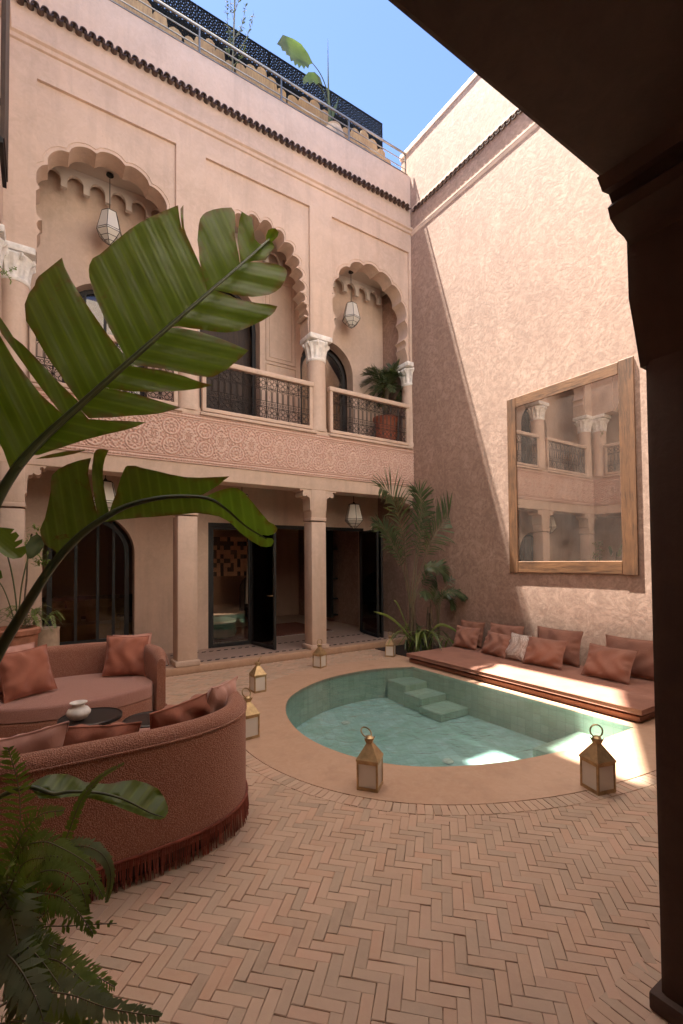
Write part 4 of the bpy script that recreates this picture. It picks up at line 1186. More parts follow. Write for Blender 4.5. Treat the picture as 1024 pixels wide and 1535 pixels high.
hanging((-3.57, .6, 2.40), 3.42, 'glass lantern in the gallery hidden behind the drooping leaf tip')
hanging((-5.77, .6, 2.44), 3.42, 'glass lantern in the gallery above the arched window, behind a banana leaf')

# ================================================================== CURVED SOFAS
def sofa(cx, cy, a, b, n, face, label, fringe=True, endfrac=0.06):
    """half superellipse back; face=+1 opens towards +y, -1 opens towards -y"""
    t = thing('curved_sofa', label, 'sofa', (cx, cy, 0), 0, 'curved fringed sofas')
    def c(s, off=0.0, ext=.0):
        # s from 0 (right end) over the back to 1 (left end)
        an = PI*s
        ca_, sa_ = math.cos(an), math.sin(an)
        x = (a-off)*math.copysign(abs(ca_)**(2/n), ca_); y = (b-off)*abs(sa_)**(2/n)
        return x, -face*y
    S = []
    K = 72
    # even spacing
    raw = [c(k/600) for k in range(601)]
    L = [0]
    for k in range(600): L.append(L[-1]+math.dist(raw[k], raw[k+1]))
    pts = []
    for k in range(K+1):
        d = L[-1]*k/K; i = max(j for j in range(601) if L[j] <= d+1e-9); i = min(i, 599)
        f = (d-L[i])/max(1e-9, L[i+1]-L[i]); pts.append((raw[i][0]+(raw[i+1][0]-raw[i][0])*f, raw[i][1]+(raw[i+1][1]-raw[i][1])*f))
    # forward ends
    ext = .12
    pts = [(pts[0][0]-.01, face*ext)]+pts+[(pts[-1][0]+.01, face*ext)]
    nn = len(pts)
    def normal(i):
        p, q = Vector(pts[max(i-1, 0)]), Vector(pts[min(i+1, nn-1)]); tt = (q-p).normalized()
        v = Vector((tt.y, -tt.x)); 
        if v.dot(Vector(pts[i])) < 0: v = -v
        return v
    TH, TOP = .135, .775
    # cross-section, outwards offset / height
    sec = [(0, .10), (0, .70), (-.008, .735), (-.03, .762), (-.0675, .775), (-.105, .762), (-.127, .735), (-.135, .70), (-.14, .25), (-.14, .10)]
    vs = []; fs = []; m_ = len(sec)
    for i in range(nn):
        nv = normal(i); p = Vector(pts[i])
        e = min(i, nn-1-i); drop = 1.0
        rd = {0: .62, 1: .90, 2: .985}.get(e, 1.0)
        fall = {0: .09, 1: .035, 2: .01}.get(e, 0)
        for o_, z in sec:
            w = -TH/2+(o_+TH/2)*rd
            q = p+nv*w
            vs.append((q.x, q.y, z-(fall if z > .5 else 0)))
    for i in range(nn-1):
        for k in range(m_-1): fs.append((i*m_+k, i*m_+k+1, (i+1)*m_+k+1, (i+1)*m_+k))
    for e in (0, nn-1): fs.append(tuple(e*m_+k for k in range(m_)))
    MB().add(vs, fs).build('backrest', M['boucle'], t, smooth=60)
    # seam piping along the rim
    pp = []
    for i in range(nn):
        nv = normal(i); q = Vector(pts[i])+nv*.003; pp.append((q.x, q.y, .705-({0: .09, 1: .035, 2: .01}.get(min(i, nn-1-i), 0))))
    MB().tube(pp, .006, 5).build('seam', M['boucle'], t, smooth=60)
    # seat: inner curve closed by a bowed front
    inn = [Vector(pts[i])-normal(i)*.13 for i in range(1, nn-1)]
    fr = []
    p0, p1 = inn[-1], inn[0]
    for k in range(1, 24):
        s = k/24; q = p0.lerp(p1, s); bow = .30*(math.sin(PI*s)**.8)
        fr.append(Vector((q.x, q.y+face*(bow+.10))))
    outl = list(inn)+fr
    def extr(z0, z1, mat, nm, sh=1.0, rad=.03):
        vs = []; fs = []; q = len(outl); cen = sum(outl, Vector((0, 0)))/q
        lv = [(z0, 1.0), (z1-rad, 1.0), (z1-rad*.3, .994), (z1, .975), (z1+.006, .9), (z1+.016, .5)]
        for z, k in lv:
            for p in outl: v = cen+(p-cen)*k; vs.append((v.x, v.y, z))
        for l in range(len(lv)-1):
            for i in range(q): j = (i+1) % q; fs.append((l*q+i, l*q+j, (l+1)*q+j, (l+1)*q+i))
        fs.append(tuple((len(lv)-1)*q+i for i in range(q)))
        return MB().add(vs, fs).build(nm, M[mat], t, smooth=50)
    extr(.10, .30, 'boucle', 'base'); extr(.305, .43, 'seat_fab', 'seat')
    if fringe:
        f = MB()
        rp = []
        allp = [Vector(p) for p in pts]
        Ls = [0]
        for i in range(nn-1): Ls.append(Ls[-1]+(allp[i+1]-allp[i]).length)
        d = 0; i = 0; rnd = random.Random(3)
        band = []
        while d < Ls[-1]:
            while Ls[i+1] < d: i += 1
            q = allp[i].lerp(allp[i+1], (d-Ls[i])/max(1e-6, Ls[i+1]-Ls[i])); nv = normal(i)
            q = q+nv*.006
            tt = Vector((-nv.y, nv.x)); w = rnd.uniform(.0026, .0046); zt = .150; zb_ = .005+rnd.random()**2*.028
            sw = rnd.uniform(-.007, .007); ou = rnd.uniform(-.002, .014)
            A = [(q.x-tt.x*w, q.y-tt.y*w, zt), (q.x+tt.x*w, q.y+tt.y*w, zt), (q.x+nv.x*.004, q.y+nv.y*.004, zt)]
            q2 = q+nv*ou+tt*sw; w2 = w*.8
            B = [(q2.x-tt.x*w2, q2.y-tt.y*w2, zb_), (q2.x+tt.x*w2, q2.y+tt.y*w2, zb_), (q2.x+nv.x*.005, q2.y+nv.y*.005, zb_)]
            f.add(A+B, [(0, 1, 4, 3), (1, 2, 5, 4), (2, 0, 3, 5)])
            d += .0082+rnd.random()*.002
        f.build('fringe', M['fringe'], t, kind='stuff')
        br_ = [(p.x+normal(k).x*.007, p.y+normal(k).y*.007, z) for k, p in enumerate(allp) for z in (.15,)]
        MB().tube(br_, .009, 6).build('fringe_braid', M['fringe'], t, smooth=60)
    # plinth
    MB().prism([(x*.93, y*.93) for x, y in pts], .005, .11, Matrix(((1,0,0,0),(0,0,1,0),(0,1,0,0),(0,0,0,1)))).build('plinth', M['black'], t)
    return t
sofa(-6.36, -3.80, .98, .86, 3.1, +1, 'front curved rust boucle sofa with burgundy fringe, its back to the viewer')
sofa(-6.36, -2.05, .90, .93, 2.5, -1, 'rear curved rose sofa facing the viewer, below the arched window')
G2 = 'scatter cushions on the curved sofas'
pillow('rust linen cushion propped at the right end of the rear sofa', (-5.80, -1.63, .66), R(-16), R(3), R(-18), .44, .44, .16, 'rust', 31, G2)
pillow('rose cushion edge showing behind the rust one at the right of the rear sofa', (-5.72, -1.50, .66), R(-12), R(-2), R(-26), .43, .43, .14, 'pink', 32, G2)
pillow('rust linen cushion leaning at the left end of the rear sofa', (-6.72, -1.98, .665), R(-20), R(-4), R(24), .45, .45, .17, 'rust', 33, G2)
pillow('rose cushion behind the rust one at the left of the rear sofa', (-6.84, -1.80, .68), R(-14), R(2), R(30), .46, .46, .15, 'pink', 34, G2)
pillow('rust cushion on the front sofa showing near its right end', (-5.84, -4.20, .615), R(26), R(-8), R(12), .46, .46, .16, 'rust', 35, G2)
pillow('rose cushion tucked into the right end of the front sofa', (-5.60, -4.12, .655), R(20), R(4), R(48), .44, .44, .15, 'pink', 36, G2)
pillow('rust cushion on the front sofa in front of the vase', (-6.36, -4.24, .575), R(24), R(6), R(-6), .46, .44, .16, 'rust', 37, G2)
pillow('rose cushion at the left end of the front sofa, near the fern', (-6.74, -4.28, .60), R(22), R(-3), R(6), .50, .45, .15, 'pink', 38, G2)
# ---- low tables and vase
def round_table(x, y, r, h, label):
    t = thing('side_table', label, 'table', (x, y, 0), 0, 'low dark side tables')
    MB().lathe([(0, h-.03), (r-.01, h-.03), (r, h-.024), (r, h), (r-.008, h+.004), (r-.012, h-.004), (0, h-.004)], 40).build('table_top', M['dark_top'], t, smooth=40)
    MB().lathe([(r*.6, 0), (r*.6, .02), (.03, .04), (.03, h-.03)], 24).build('leg', M['dark_top'], t, smooth=40)
round_table(-6.27, -3.02, .235, .45, 'larger round dark side table carrying the small vase between the sofas')
round_table(-5.86, -3.22, .20, .41, 'smaller dark side table between the sofas, half hidden by a rust cushion')
vz = thing('vase', 'small cream ribbed vase standing on the dark side table', 'vase', (-6.36, -3.06, .452))
MB().lathe([(.035, 0), (.06, .012), (.085, .045), (.088, .065), (.07, .092), (.045, .105), (.042, .118), (.062, .132), (.064, .138), (.056, .136), (.038, .12), (.036, .10), (0, .09)], 40, wob=lambda a, z: 1+(.02*math.cos(a*18) if .02 < z < .1 else 0)).build('body', M['white_plaster'], vz, smooth=60)

# ================================================================== PLANTS
def blade(mb, p, d, up, L, W, droop=0.0, seg=3, fold=.0):
    d = d.normalized(); sd = d.cross(up).normalized(); vs = []; fs = []
    wd = [.25, 1.0, .75, .0] if seg == 3 else [.3, 1.0, 0]
    cur = p.copy(); dd = d.copy()
    for i in range(seg+1):
        f = wd[min(i, len(wd)-1)] if i < seg else 0.02
        vs += [cur-sd*W/2*f, cur+sd*W/2*f]
        dd = (dd+Vector((0, 0, -droop))).normalized(); cur = cur+dd*(L/seg)
    for i in range(seg): fs.append((2*i, 2*i+1, 2*i+3, 2*i+2))
    mb.add(vs, fs)
def spline(pts, n):
    P = [Vector(p) for p in pts]; out = []
    for k in range(n+1):
        s = k/n*(len(P)-1); i = min(int(s), len(P)-2); t = s-i
        p0 = P[max(i-1, 0)]; p1 = P[i]; p2 = P[i+1]; p3 = P[min(i+2, len(P)-1)]
        out.append(.5*((2*p1)+(-p0+p2)*t+(2*p0-5*p1+4*p2-p3)*t*t+(-p0+3*p1-3*p2+p3)*t**3))
    return out
def frond(parent, name, pts, n, llen, lw, mat, ribmat, start=.2, droop=.12, ang=50, up=Vector((0, 0, 1)), rr_=.006, prof=None, jit=.15, ribname='rachis', vee=.25, seg=3):
    S = spline(pts, max(n, 12)); m_ = len(S); rnd = random.Random(int(abs(S[0].x*1000+S[-1].z*777))+n)
    L = MB()
    for i in range(int(start*m_), m_-1):
        s = (i/m_-start)/(1-start); t = (S[i+1]-S[i]).normalized()
        k = (prof(s) if prof else (math.sin(PI*min(1, s*.93+.07))**.55))
        sd = t.cross(up)
        if sd.length < .1: sd = t.cross(Vector((1, 0, 0)))
        sd.normalize(); nn = sd.cross(t).normalized()
        for q in (-1, 1):
            a = R(ang*(1-.45*s)+rnd.uniform(-7, 7)); d = t*math.cos(a)+sd*q*math.sin(a)+nn*vee*rnd.uniform(.4, 1.3)
            blade(L, S[i]+t*rnd.uniform(-.3, .3)*(S[i+1]-S[i]).length, d, nn, llen*k*rnd.uniform(1-jit, 1+jit*.5), lw*(.5+.5*k), droop*rnd.uniform(.4, 1.6), seg)
    o = L.build(name, M[mat], parent, world=True)
    S2 = S[::2] if m_ > 30 else S
    MB().tube(S2, [max(.0012, rr_*(1-.85*i/len(S2))) for i in range(len(S2))], 5).build(ribname, M[ribmat], o, smooth=60, world=True)
    return o
def pxline(pts, plane=None, d=None):
    """points of the photograph at given real distances in front of the camera"""
    return [at(x, y, z) for x, y, z in pts]
# ---- the big palm in the corner bed
def yy(px, py, y): return on(px, py, 1, y)
cp_ = lambda x, y: (560+x*.1855, 720+y*.1855)
bed = MB(); 
palm = thing('kentia_palm', 'tall feathery palm growing from a bed in the corner behind the mattress', 'palm', (-.75, -.72, 0))
def c7(lst, y0, y1):
    n = len(lst); return [yy(*cp_(*p), y0+(y1-y0)*i/(n-1)) for i, p in enumerate(lst)]
tall = [
 ([(300,1280),(292,950),(268,720),(235,450),(175,200),(120,95),(50,60)], -.70, -1.0, .50),
 ([(305,1280),(305,950),(335,650),(368,380),(390,230),(375,120),(350,90)], -.72, -.45, .42),
 ([(310,1280),(318,930),(395,680),(480,470),(600,300),(690,190),(745,182)], -.75, -1.1, .50),
 ([(295,1280),(285,950),(225,680),(150,520),(90,400),(10,345)], -.68, -.35, .34),
 ([(310,1280),(330,900),(360,600),(420,330),(470,200),(520,110)], -.70, -.25, .30),
 ([(305,1280),(340,900),(420,720),(500,700),(545,720),(580,790)], -.80, -1.0, .26),
 ([(300,1280),(330,980),(400,840),(470,720),(560,690),(585,720)], -.60, -.4, .26),
]
for k, (l, y0, y1, ll) in enumerate(tall):
    frond(palm, 'frond', c7(l, y0, y1), 58, ll*1.15, .036, 'palm', 'palmrib', start=.40, droop=.20, ang=52, rr_=.011, up=Vector((0, -.9, .5)))
low = thing('areca_palm', 'lower arching palm with dark leaflets beside the tall one', 'palm', (-.45, -.95, 0))
for k, (l, y0, y1, ll) in enumerate([
 ([(520,1280),(530,1050),(570,880),(680,765),(830,730),(930,755),(960,840)], -.9, -1.3, .26),
 ([(530,1280),(530,1080),(560,940),(620,905),(690,915),(735,940)], -.9, -1.4, .20),
 ([(520,1280),(510,1050),(470,930),(430,905),(400,930)], -.9, -1.1, .18),
 ([(520,1280),(520,1050),(560,930),(620,960),(640,1030)], -.9, -1.2, .18),
 ([(520,1280),(515,1080),(500,950),(530,830),(545,700)], -.8, -.6, .22)]):
    frond(low, 'frond', c7(l, y0, y1), 46, ll*1.15, .034, 'palm', 'palmrib', start=.40, droop=.30, ang=50, rr_=.008, up=Vector((0, -.6, .8)))
for base, lst in ((( -.78, -.78), 7), ((-.42, -.86), 4)):
    for k in range(lst):
        a = k*2.4; h = .35+.12*(k % 3)
        MB().tube([(base[0]+.05*math.cos(a), base[1]+.05*math.sin(a), 0), (base[0]+.04*math.cos(a), base[1]+.04*math.sin(a), h+.15), (base[0]+.03*math.cos(a), base[1]+.03*math.sin(a), h+.35)], [.024, .02, .012], 7).build('stem', M['wood_trunk'], palm if lst == 7 else low, world=True, smooth=60)
strap = thing('spider_plant', 'clump of green strap leaves at the foot of the corner palms', 'plant', (-.6, -1.0, 0))
rs = random.Random(5)
for k in range(46):
    a = rs.uniform(0, 2*PI); L = rs.uniform(.35, .7); b0 = Vector((-.62+rs.uniform(-.3, .3), -.95+rs.uniform(-.2, .2), 0))
    p = [b0, b0+Vector((math.cos(a)*L*.3, math.sin(a)*L*.3, L*.62)), b0+Vector((math.cos(a)*L*.75, math.sin(a)*L*.75, L*.66)), b0+Vector((math.cos(a)*L*1.1, math.sin(a)*L*1.1, L*.32))]
    if p[-1].x > -.03: continue
    S = spline(p, 7); L2 = MB(); vs = []
    sd = Vector((-math.sin(a), math.cos(a), 0))
    for i, q in enumerate(S): w_ = .018*math.sin(PI*(.12+.86*i/7))**.6; vs += [q-sd*w_+Vector((0, 0, .004)), q, q+sd*w_+Vector((0, 0, .004))]
    fs = []
    for i in range(7):
        for j in (0, 1): fs.append((3*i+j, 3*i+j+1, 3*i+j+4, 3*i+j+3))
    L2.add(vs, fs).build('leaf', M['fern' if k % 3 else 'palm'], strap, world=True, smooth=60)
for l, y0, y1 in (([(310,1290),(220,1180),(120,1100),(0,1060)], -.95, -1.3), ([(420,1290),(520,1170),(640,1200),(740,1290)], -1.0, -1.45), ([(330,1290),(270,1180),(200,1010),(165,970)], -.95, -1.1)):
    S = spline(c7(l, y0, y1), 10); vs = []; fs = []
    for i, q in enumerate(S): w_ = .026*math.sin(PI*(.1+.88*i/10))**.6; vs += [q-Vector((0, 0, w_)), q+Vector((.0, -.01, 0)), q+Vector((0, 0, w_))]
    for i in range(10):
        for j in (0, 1): fs.append((3*i+j, 3*i+j+1, 3*i+j+4, 3*i+j+3))
    MB().add(vs, fs).build('leaf', M['fern'], strap, world=True, smooth=60)
sb = MB().box((-1.18, -1.35, .001), (-.02, -.15, .012)); o_ = sb.build('planting_bed', M['soil'], kind='structure')
# ---- balcony palm and pot
pt = thing('plant_pot', 'banded terracotta pot behind the balcony railing', 'pot', (-.30, .55, 4.10))
MB().lathe([(.17, 0), (.21, .05), (.235, .3), (.245, .58), (.27, .64), (.285, .66), (.28, .70), (.24, .70), (.23, .64), (0, .62)], 36, wob=lambda a, z: 1+.018*math.sin(z*95)).build('body', M['rust_pot'], pt, smooth=60)
bp = thing('balcony_palm', 'small bushy palm with drooping fronds in the balcony pot', 'palm', (-.30, .55, 4.72))
MB().tube([(-.30, .55, 4.70), (-.30, .55, 4.95), (-.27, .53, 5.42)], [.06, .055, .05], 9).build('trunk', M['wood_trunk'], bp, world=True, smooth=60)
rs = random.Random(11)
for k in range(36):
    a = k*2.399; el = rs.uniform(-.1, 1.15); L = rs.uniform(.55, .78); b0 = Vector((-.27, .53, 5.42))
    d = Vector((math.cos(a)*math.cos(el), math.sin(a)*math.cos(el)*.75, math.sin(el)))
    p = [b0, b0+d*L*.5+Vector((0, 0, .04)), b0+d*L+Vector((0, 0, -.10-.12*(1-el)))]
    if p[-1].x > -.04: p[-1].x = -.06; 
    if p[-1].y > .92: p[-1].y = .9
    frond(bp, 'frond', p, 30, .24, .018, 'palm', 'palmrib', start=.22, droop=.15, ang=48, rr_=.004, seg=2)
# ================================================================== THE BIG BANANA PLANT IN FRONT
def catm(pts, n):
    return spline([Vector(p) for p in pts], n)
def sheet(name, poly, parent, mat, mid, dfun, vein, step=10, pleat=.005, kscale=260.0, thick=None):
    """leaf blade: outline in the picture, placed at its own real distance dfun(x, y)"""
    P2 = [Vector(p) for p in poly]; n = len(P2)
    # refine the outline a little
    out = []
    for i in range(n):
        a, b = P2[i], P2[(i+1) % n]; m_ = max(1, int((b-a).length/14))
        for k in range(m_): out.append(a+(b-a)*k/m_)
    P2 = out; n = len(P2); tup = [(p.x, p.y) for p in P2]
    xs = [p.x for p in P2]; ys = [p.y for p in P2]; V = list(P2)
    y = min(ys)
    r = 0
    while y < max(ys):
        x = min(xs)+(r % 2)*step/2
        while x < max(xs):
            if inside((x, y), tup) and min((p-Vector((x, y))).length for p in P2) > step*.45: V.append(Vector((x, y)))
            x += step
        y += step*.87; r += 1
    res = delaunay_2d_cdt(V, [(i, (i+1) % n) for i in range(n)], [], 1, 1e-4)
    vs = []; uvs = []; ed = []
    for v in res[0]:
        de = min((p-Vector((v.x, v.y))).length for p in P2); mq = abs(midpar(v.x, v.y, mid)[1]); ed.append(max(0.0, 1-de/7.0) if mq > 14 else 0.0)
        u = vein(v.x, v.y)/kscale
        d = dfun(v.x, v.y)+pleat*math.sin(u*2*PI*9.0)+.006*noise.noise(Vector((v.x*.02, v.y*.02, 3)))
        vs.append(at(v.x, v.y, d)); uvs.append((u, 0))
    mb = MB(); mb.add(vs, [tuple(f) for f in res[2]])
    o = mb.build(name, M[mat], parent, world=True, smooth=180)
    me = o.data; ul = me.uv_layers.new(name='UVMap')
    ae = me.attributes.new('edge', 'FLOAT', 'POINT')
    if len(ed) == len(me.vertices): ae.data.foreach_set('value', ed)
    for l in me.loops: ul.data[l.index].uv = uvs[l.vertex_index]
    return o
def rib(parent, pts, radii, name='rib', mat='rib', n=40):
    S = spline([at(x, y, d) for x, y, d in pts], n)
    rr = [radii[0]+(radii[1]-radii[0])*(i/n)**1.0 for i in range(n+1)]
    return MB().tube(S, rr, 8).build(name, M[mat], parent, world=True, smooth=80)
ban = thing('banana_plant', 'banana plant with huge torn leaves close to the viewer on the left', 'plant', (-7.0, -5.2, 0))
mid1 = [(18,712),(60,662),(117,610),(188,547),(245,497),(311,440),(365,393),(402,360)]
def midpar(x, y, mid):
    best = None
    acc = 0
    for i in range(len(mid)-1):
        a = Vector(mid[i]); b = Vector(mid[i+1]); ab = b-a; t = max(0, min(1, (Vector((x, y))-a).dot(ab)/ab.length_squared))
        q = a+ab*t; d = (Vector((x, y))-q)
        cr = ab.x*d.y-ab.y*d.x
        if best is None or d.length < best[0]: best = (d.length, acc+ab.length*t, cr)
        acc += ab.length
    return best[1]/acc, best[0]*(1 if best[2] > 0 else -1)
def d1(x, y):
    s, q = midpar(x, y, mid1)
    base = 1.78+.55*s
    if q < 0: return base-.0011*abs(q)+.0000042*q*q*(1.0-s*.3)
    return base+.0005*abs(q)+.0000015*q*q
vu = lambda x, y: x*.90-y*.42
vl = lambda x, y: y*.96-x*.22
up_l = [
 [(18,712),(5,675),(-14,640),(-60,600),(-80,540),(-70,480),(-30,478),(0,503),(22,540),(60,590),(95,622),(60,662)],
 [(60,662),(95,624),(62,582),(30,538),(2,500),(-10,468),(0,475),(12,492),(20,505),(34,516),(50,532),(67,550),(90,575),(117,601),(117,610)],
 [(117,610),(118,601),(103,581),(84,553),(77,544),(62,520),(51,500),(39,481),(38,468),(37,456),(43,440),(52,428),(54,420),(58,414),(78,398),(93,386),(95,393),(97,400),(107,420),(120,441),(138,468),(156,494),(172,515),(188,534),(188,547)],
 [(188,547),(187,533),(175,512),(163,490),(153,469),(142,443),(134,416),(133,405),(134,397),(139,387),(150,381),(172,362),(194,344),(212,332),(230,323),(248,315),(263,309),(267,307.5),(269,325),(272.5,343),(271,325),(270.5,313),(275,307),(275,325),(276,341),(280,353),(286,366),(294,384),(302,402),(307,420),(311,440)],
 [(311,440),(307,422),(302,404),(299,390),(298,374),(296,360),(297,348),(298,337),(300,328),(304,322),(309,318),(320,314),(332,311.6),(347,311),(352,318),(353,336),(352,353),(357,378),(360.5,399),(365,393)],
 [(365,393),(361,399),(359,379),(356,360),(357,343),(359,330),(362.5,317),(370,322),(378,325.5),(380,342),(382,358),(387,364),(393,367.5),(397,366),(399,362),(399,353),(402,345),(408,342),(413,342),(418,348),(416,355),(410,361),(402,368)]]
lo_l = [
 [(402,360),(409,364),(412,370),(398,390),(381,391),(360,397),(372,387)],
 [(365,393),(383,393),(403,394),(418,397),(428.6,402),(431,409),(427,421),(421,431),(412,438),(403,442),(390,444),(378,445),(364,444),(352,442),(330,436),(318,434)],
 [(318,434),(335,439),(352,446),(365,450),(385,454),(403,456),(416,459),(412,467),(406,473),(393,481),(378,488),(364,494),(352,497),(340,498.5),(327,498),(314,496),(301,494),(284,492),(267,489),(252,491)],
 [(252,491),(267,491.5),(284,494),(301,497.5),(314,502),(327,506),(340,511),(352,516),(363,521),(373,525),(363,535),(352,544),(340,554),(327,561),(319,565),(311,565.6),(293,563),(276,559),(260,556),(245,553),(215,549),(188,547)],
 [(188,547),(215,551),(245,555),(260,559),(276,563.5),(290,569),(302,573),(318,577),(310,580),(302,582),(276,585.5),(251,587),(225,587.5),(200,587),(180,585),(160,581),(150,583)],
 [(150,581),(165,582),(182,586),(200,589.5),(222,596),(245,603),(271,611),(255,616),(238,620),(219,622),(200,623),(166,626),(133,627),(117,610)],
 [(117,610),(133,628),(160,630),(190,631),(219,633),(203,640),(187,645),(156,652),(125,660),(92,671),(59,682),(45,683),(60,662)],
 [(52,688),(75,681),(100,676),(131,674),(113,680),(94,684),(72,687)]]
LEAF1 = None
for k, p in enumerate(up_l): sheet('leaf_lobe', p, ban, 'banana', mid1, d1, vu)
for k, p in enumerate(lo_l): sheet('leaf_lobe', p, ban, 'banana', mid1, d1, vl, pleat=.0045)
rib(ban, [(-260,1500,1.55),(-150,1180,1.6),(-70,930,1.66),(-20,785,1.72),(18,712,1.775),(60,662,1.83),(117,610,1.90),(188,547,1.98),(245,497,2.06),(311,440,2.16),(365,393,2.25),(404,358,2.33)], (.026, .0035), 'stalk', 'stemdark', 60)
rib(ban, [(30,700,1.782),(60,663.5,1.822),(117,611.5,1.892),(188,548.5,1.972),(245,498.5,2.05),(311,441.5,2.15),(365,394.5,2.24),(404,359,2.325)], (.0085, .002), 'midrib', 'rib', 40)
mid2 = [(55,883),(84,841),(118,805),(151,780),(189,759),(235,747),(273,744),(311,746),(336,761),(370,790),(403,808)]
def d2(x, y):
    s, q = midpar(x, y, mid2); base = 1.62+.45*s
    return base+(-.0008*abs(q) if q < 0 else .0004*abs(q))
v2 = lambda x, y: x*.97-y*.15
for p in [
 [(84,841),(84,826),(76,822),(67,817),(62,806),(60,794),(63,786),(67,778),(72,757),(76,736),(76,722),(78,712),(88,703),(101,696),(119,690),(137,686),(134,697),(132,710),(135,727),(139,744),(143,760),(147,773),(148,782),(118,805)],
 [(146,784),(145,765),(141,745),(138,723),(138,700),(141,679),(145,674),(149,673),(156,673),(163,675),(158,686),(155,698),(154,715),(156,731),(159,748),(163,765),(164,773)],
 [(163,774),(165,765),(169,752),(174,740),(179,722),(185,706),(188,700),(191,698),(203,698),(212,701),(235,706),(255,711),(277,715),(300,716),(322,715),(344,714),(336,720),(328,727),(315,735),(305,741),(294,744),(273,744),(235,747),(189,759)],
 [(294,745),(311,743),(324,737),(336,733),(347,731),(357,732),(368,740),(378,752),(391,768),(403,782),(411,786),(416,792),(414,798),(409,801),(402,803),(395,802),(388,804),(398,806),(408,807),(411,811),(407,819),(399,820),(391,819),(376,811),(361,799),(349,787),(340,780),(328,774),(311,771),(294,769),(273,771),(252,773),(230,775),(210,776),(180,779),(151,783),(189,760),(235,748),(273,745)]]:
    sheet('leaf_lobe', p, ban, 'banana2', mid2, d2, v2, pleat=.005)
rib(ban, [(-230,1500,1.5),(-120,1230,1.52),(-50,1075,1.55),(0,975,1.58),(25,933,1.60),(55,883,1.62),(84,841,1.655),(118,805,1.69),(151,780,1.73),(189,759,1.78),(235,747,1.83),(273,744,1.87),(311,747,1.91),(336,761,1.95),(370,790,2.01),(400,808,2.05)], (.022, .003), 'stalk', 'stemdark', 60)
mid3 = [(44,1180),(80,1190),(105,1187),(145,1188),(185,1198),(225,1218),(247,1226)]
def d3(x, y):
    s, q = midpar(x, y, mid3); return 1.45+.10*s+(-.0016*abs(q) if q > 0 else .0020*abs(q))
v3 = lambda x, y: x*.8+y*.6
sheet('leaf_lobe', [(44,1178),(56,1169),(71,1161.5),(86,1160),(101,1160),(114,1165),(127,1172),(145,1174),(163,1175),(182,1171),(201.5,1169),(220,1174),(237,1182),(247,1196),(252,1210),(252,1218),(247,1226),(225,1218),(185,1198),(145,1188),(105,1187),(80,1190)], ban, 'banana', mid3, d3, v3, pleat=.003)
sheet('leaf_lobe', [(44,1178),(80,1190),(105,1187),(145,1188),(185,1198),(225,1218),(247,1226),(240,1229),(225,1228),(209,1222),(193,1216),(173,1208),(154,1201.5),(136,1197),(118.6,1193.6),(100,1195),(83,1197),(59,1197)], ban, 'banana', mid3, d3, v3, pleat=.003)
rib(ban, [(-200,1420,1.4),(-60,1240,1.42),(0,1195,1.44),(44,1180,1.447),(80,1190,1.457),(105,1187,1.465),(145,1188,1.485),(185,1198,1.505),(225,1218,1.53),(246,1225,1.545)], (.010, .0015), 'stalk', 'rib', 50)
bpot = thing('plant_pot', 'terracotta pot at the near left corner holding the banana plant', 'pot', (-7.35, -5.45, 0))
MB().lathe([(.16, 0), (.25, .25), (.27, .42), (.29, .44), (.29, .48), (.25, .48), (.24, .42), (0, .40)], 32).build('body', M['terracotta'], bpot, smooth=50)

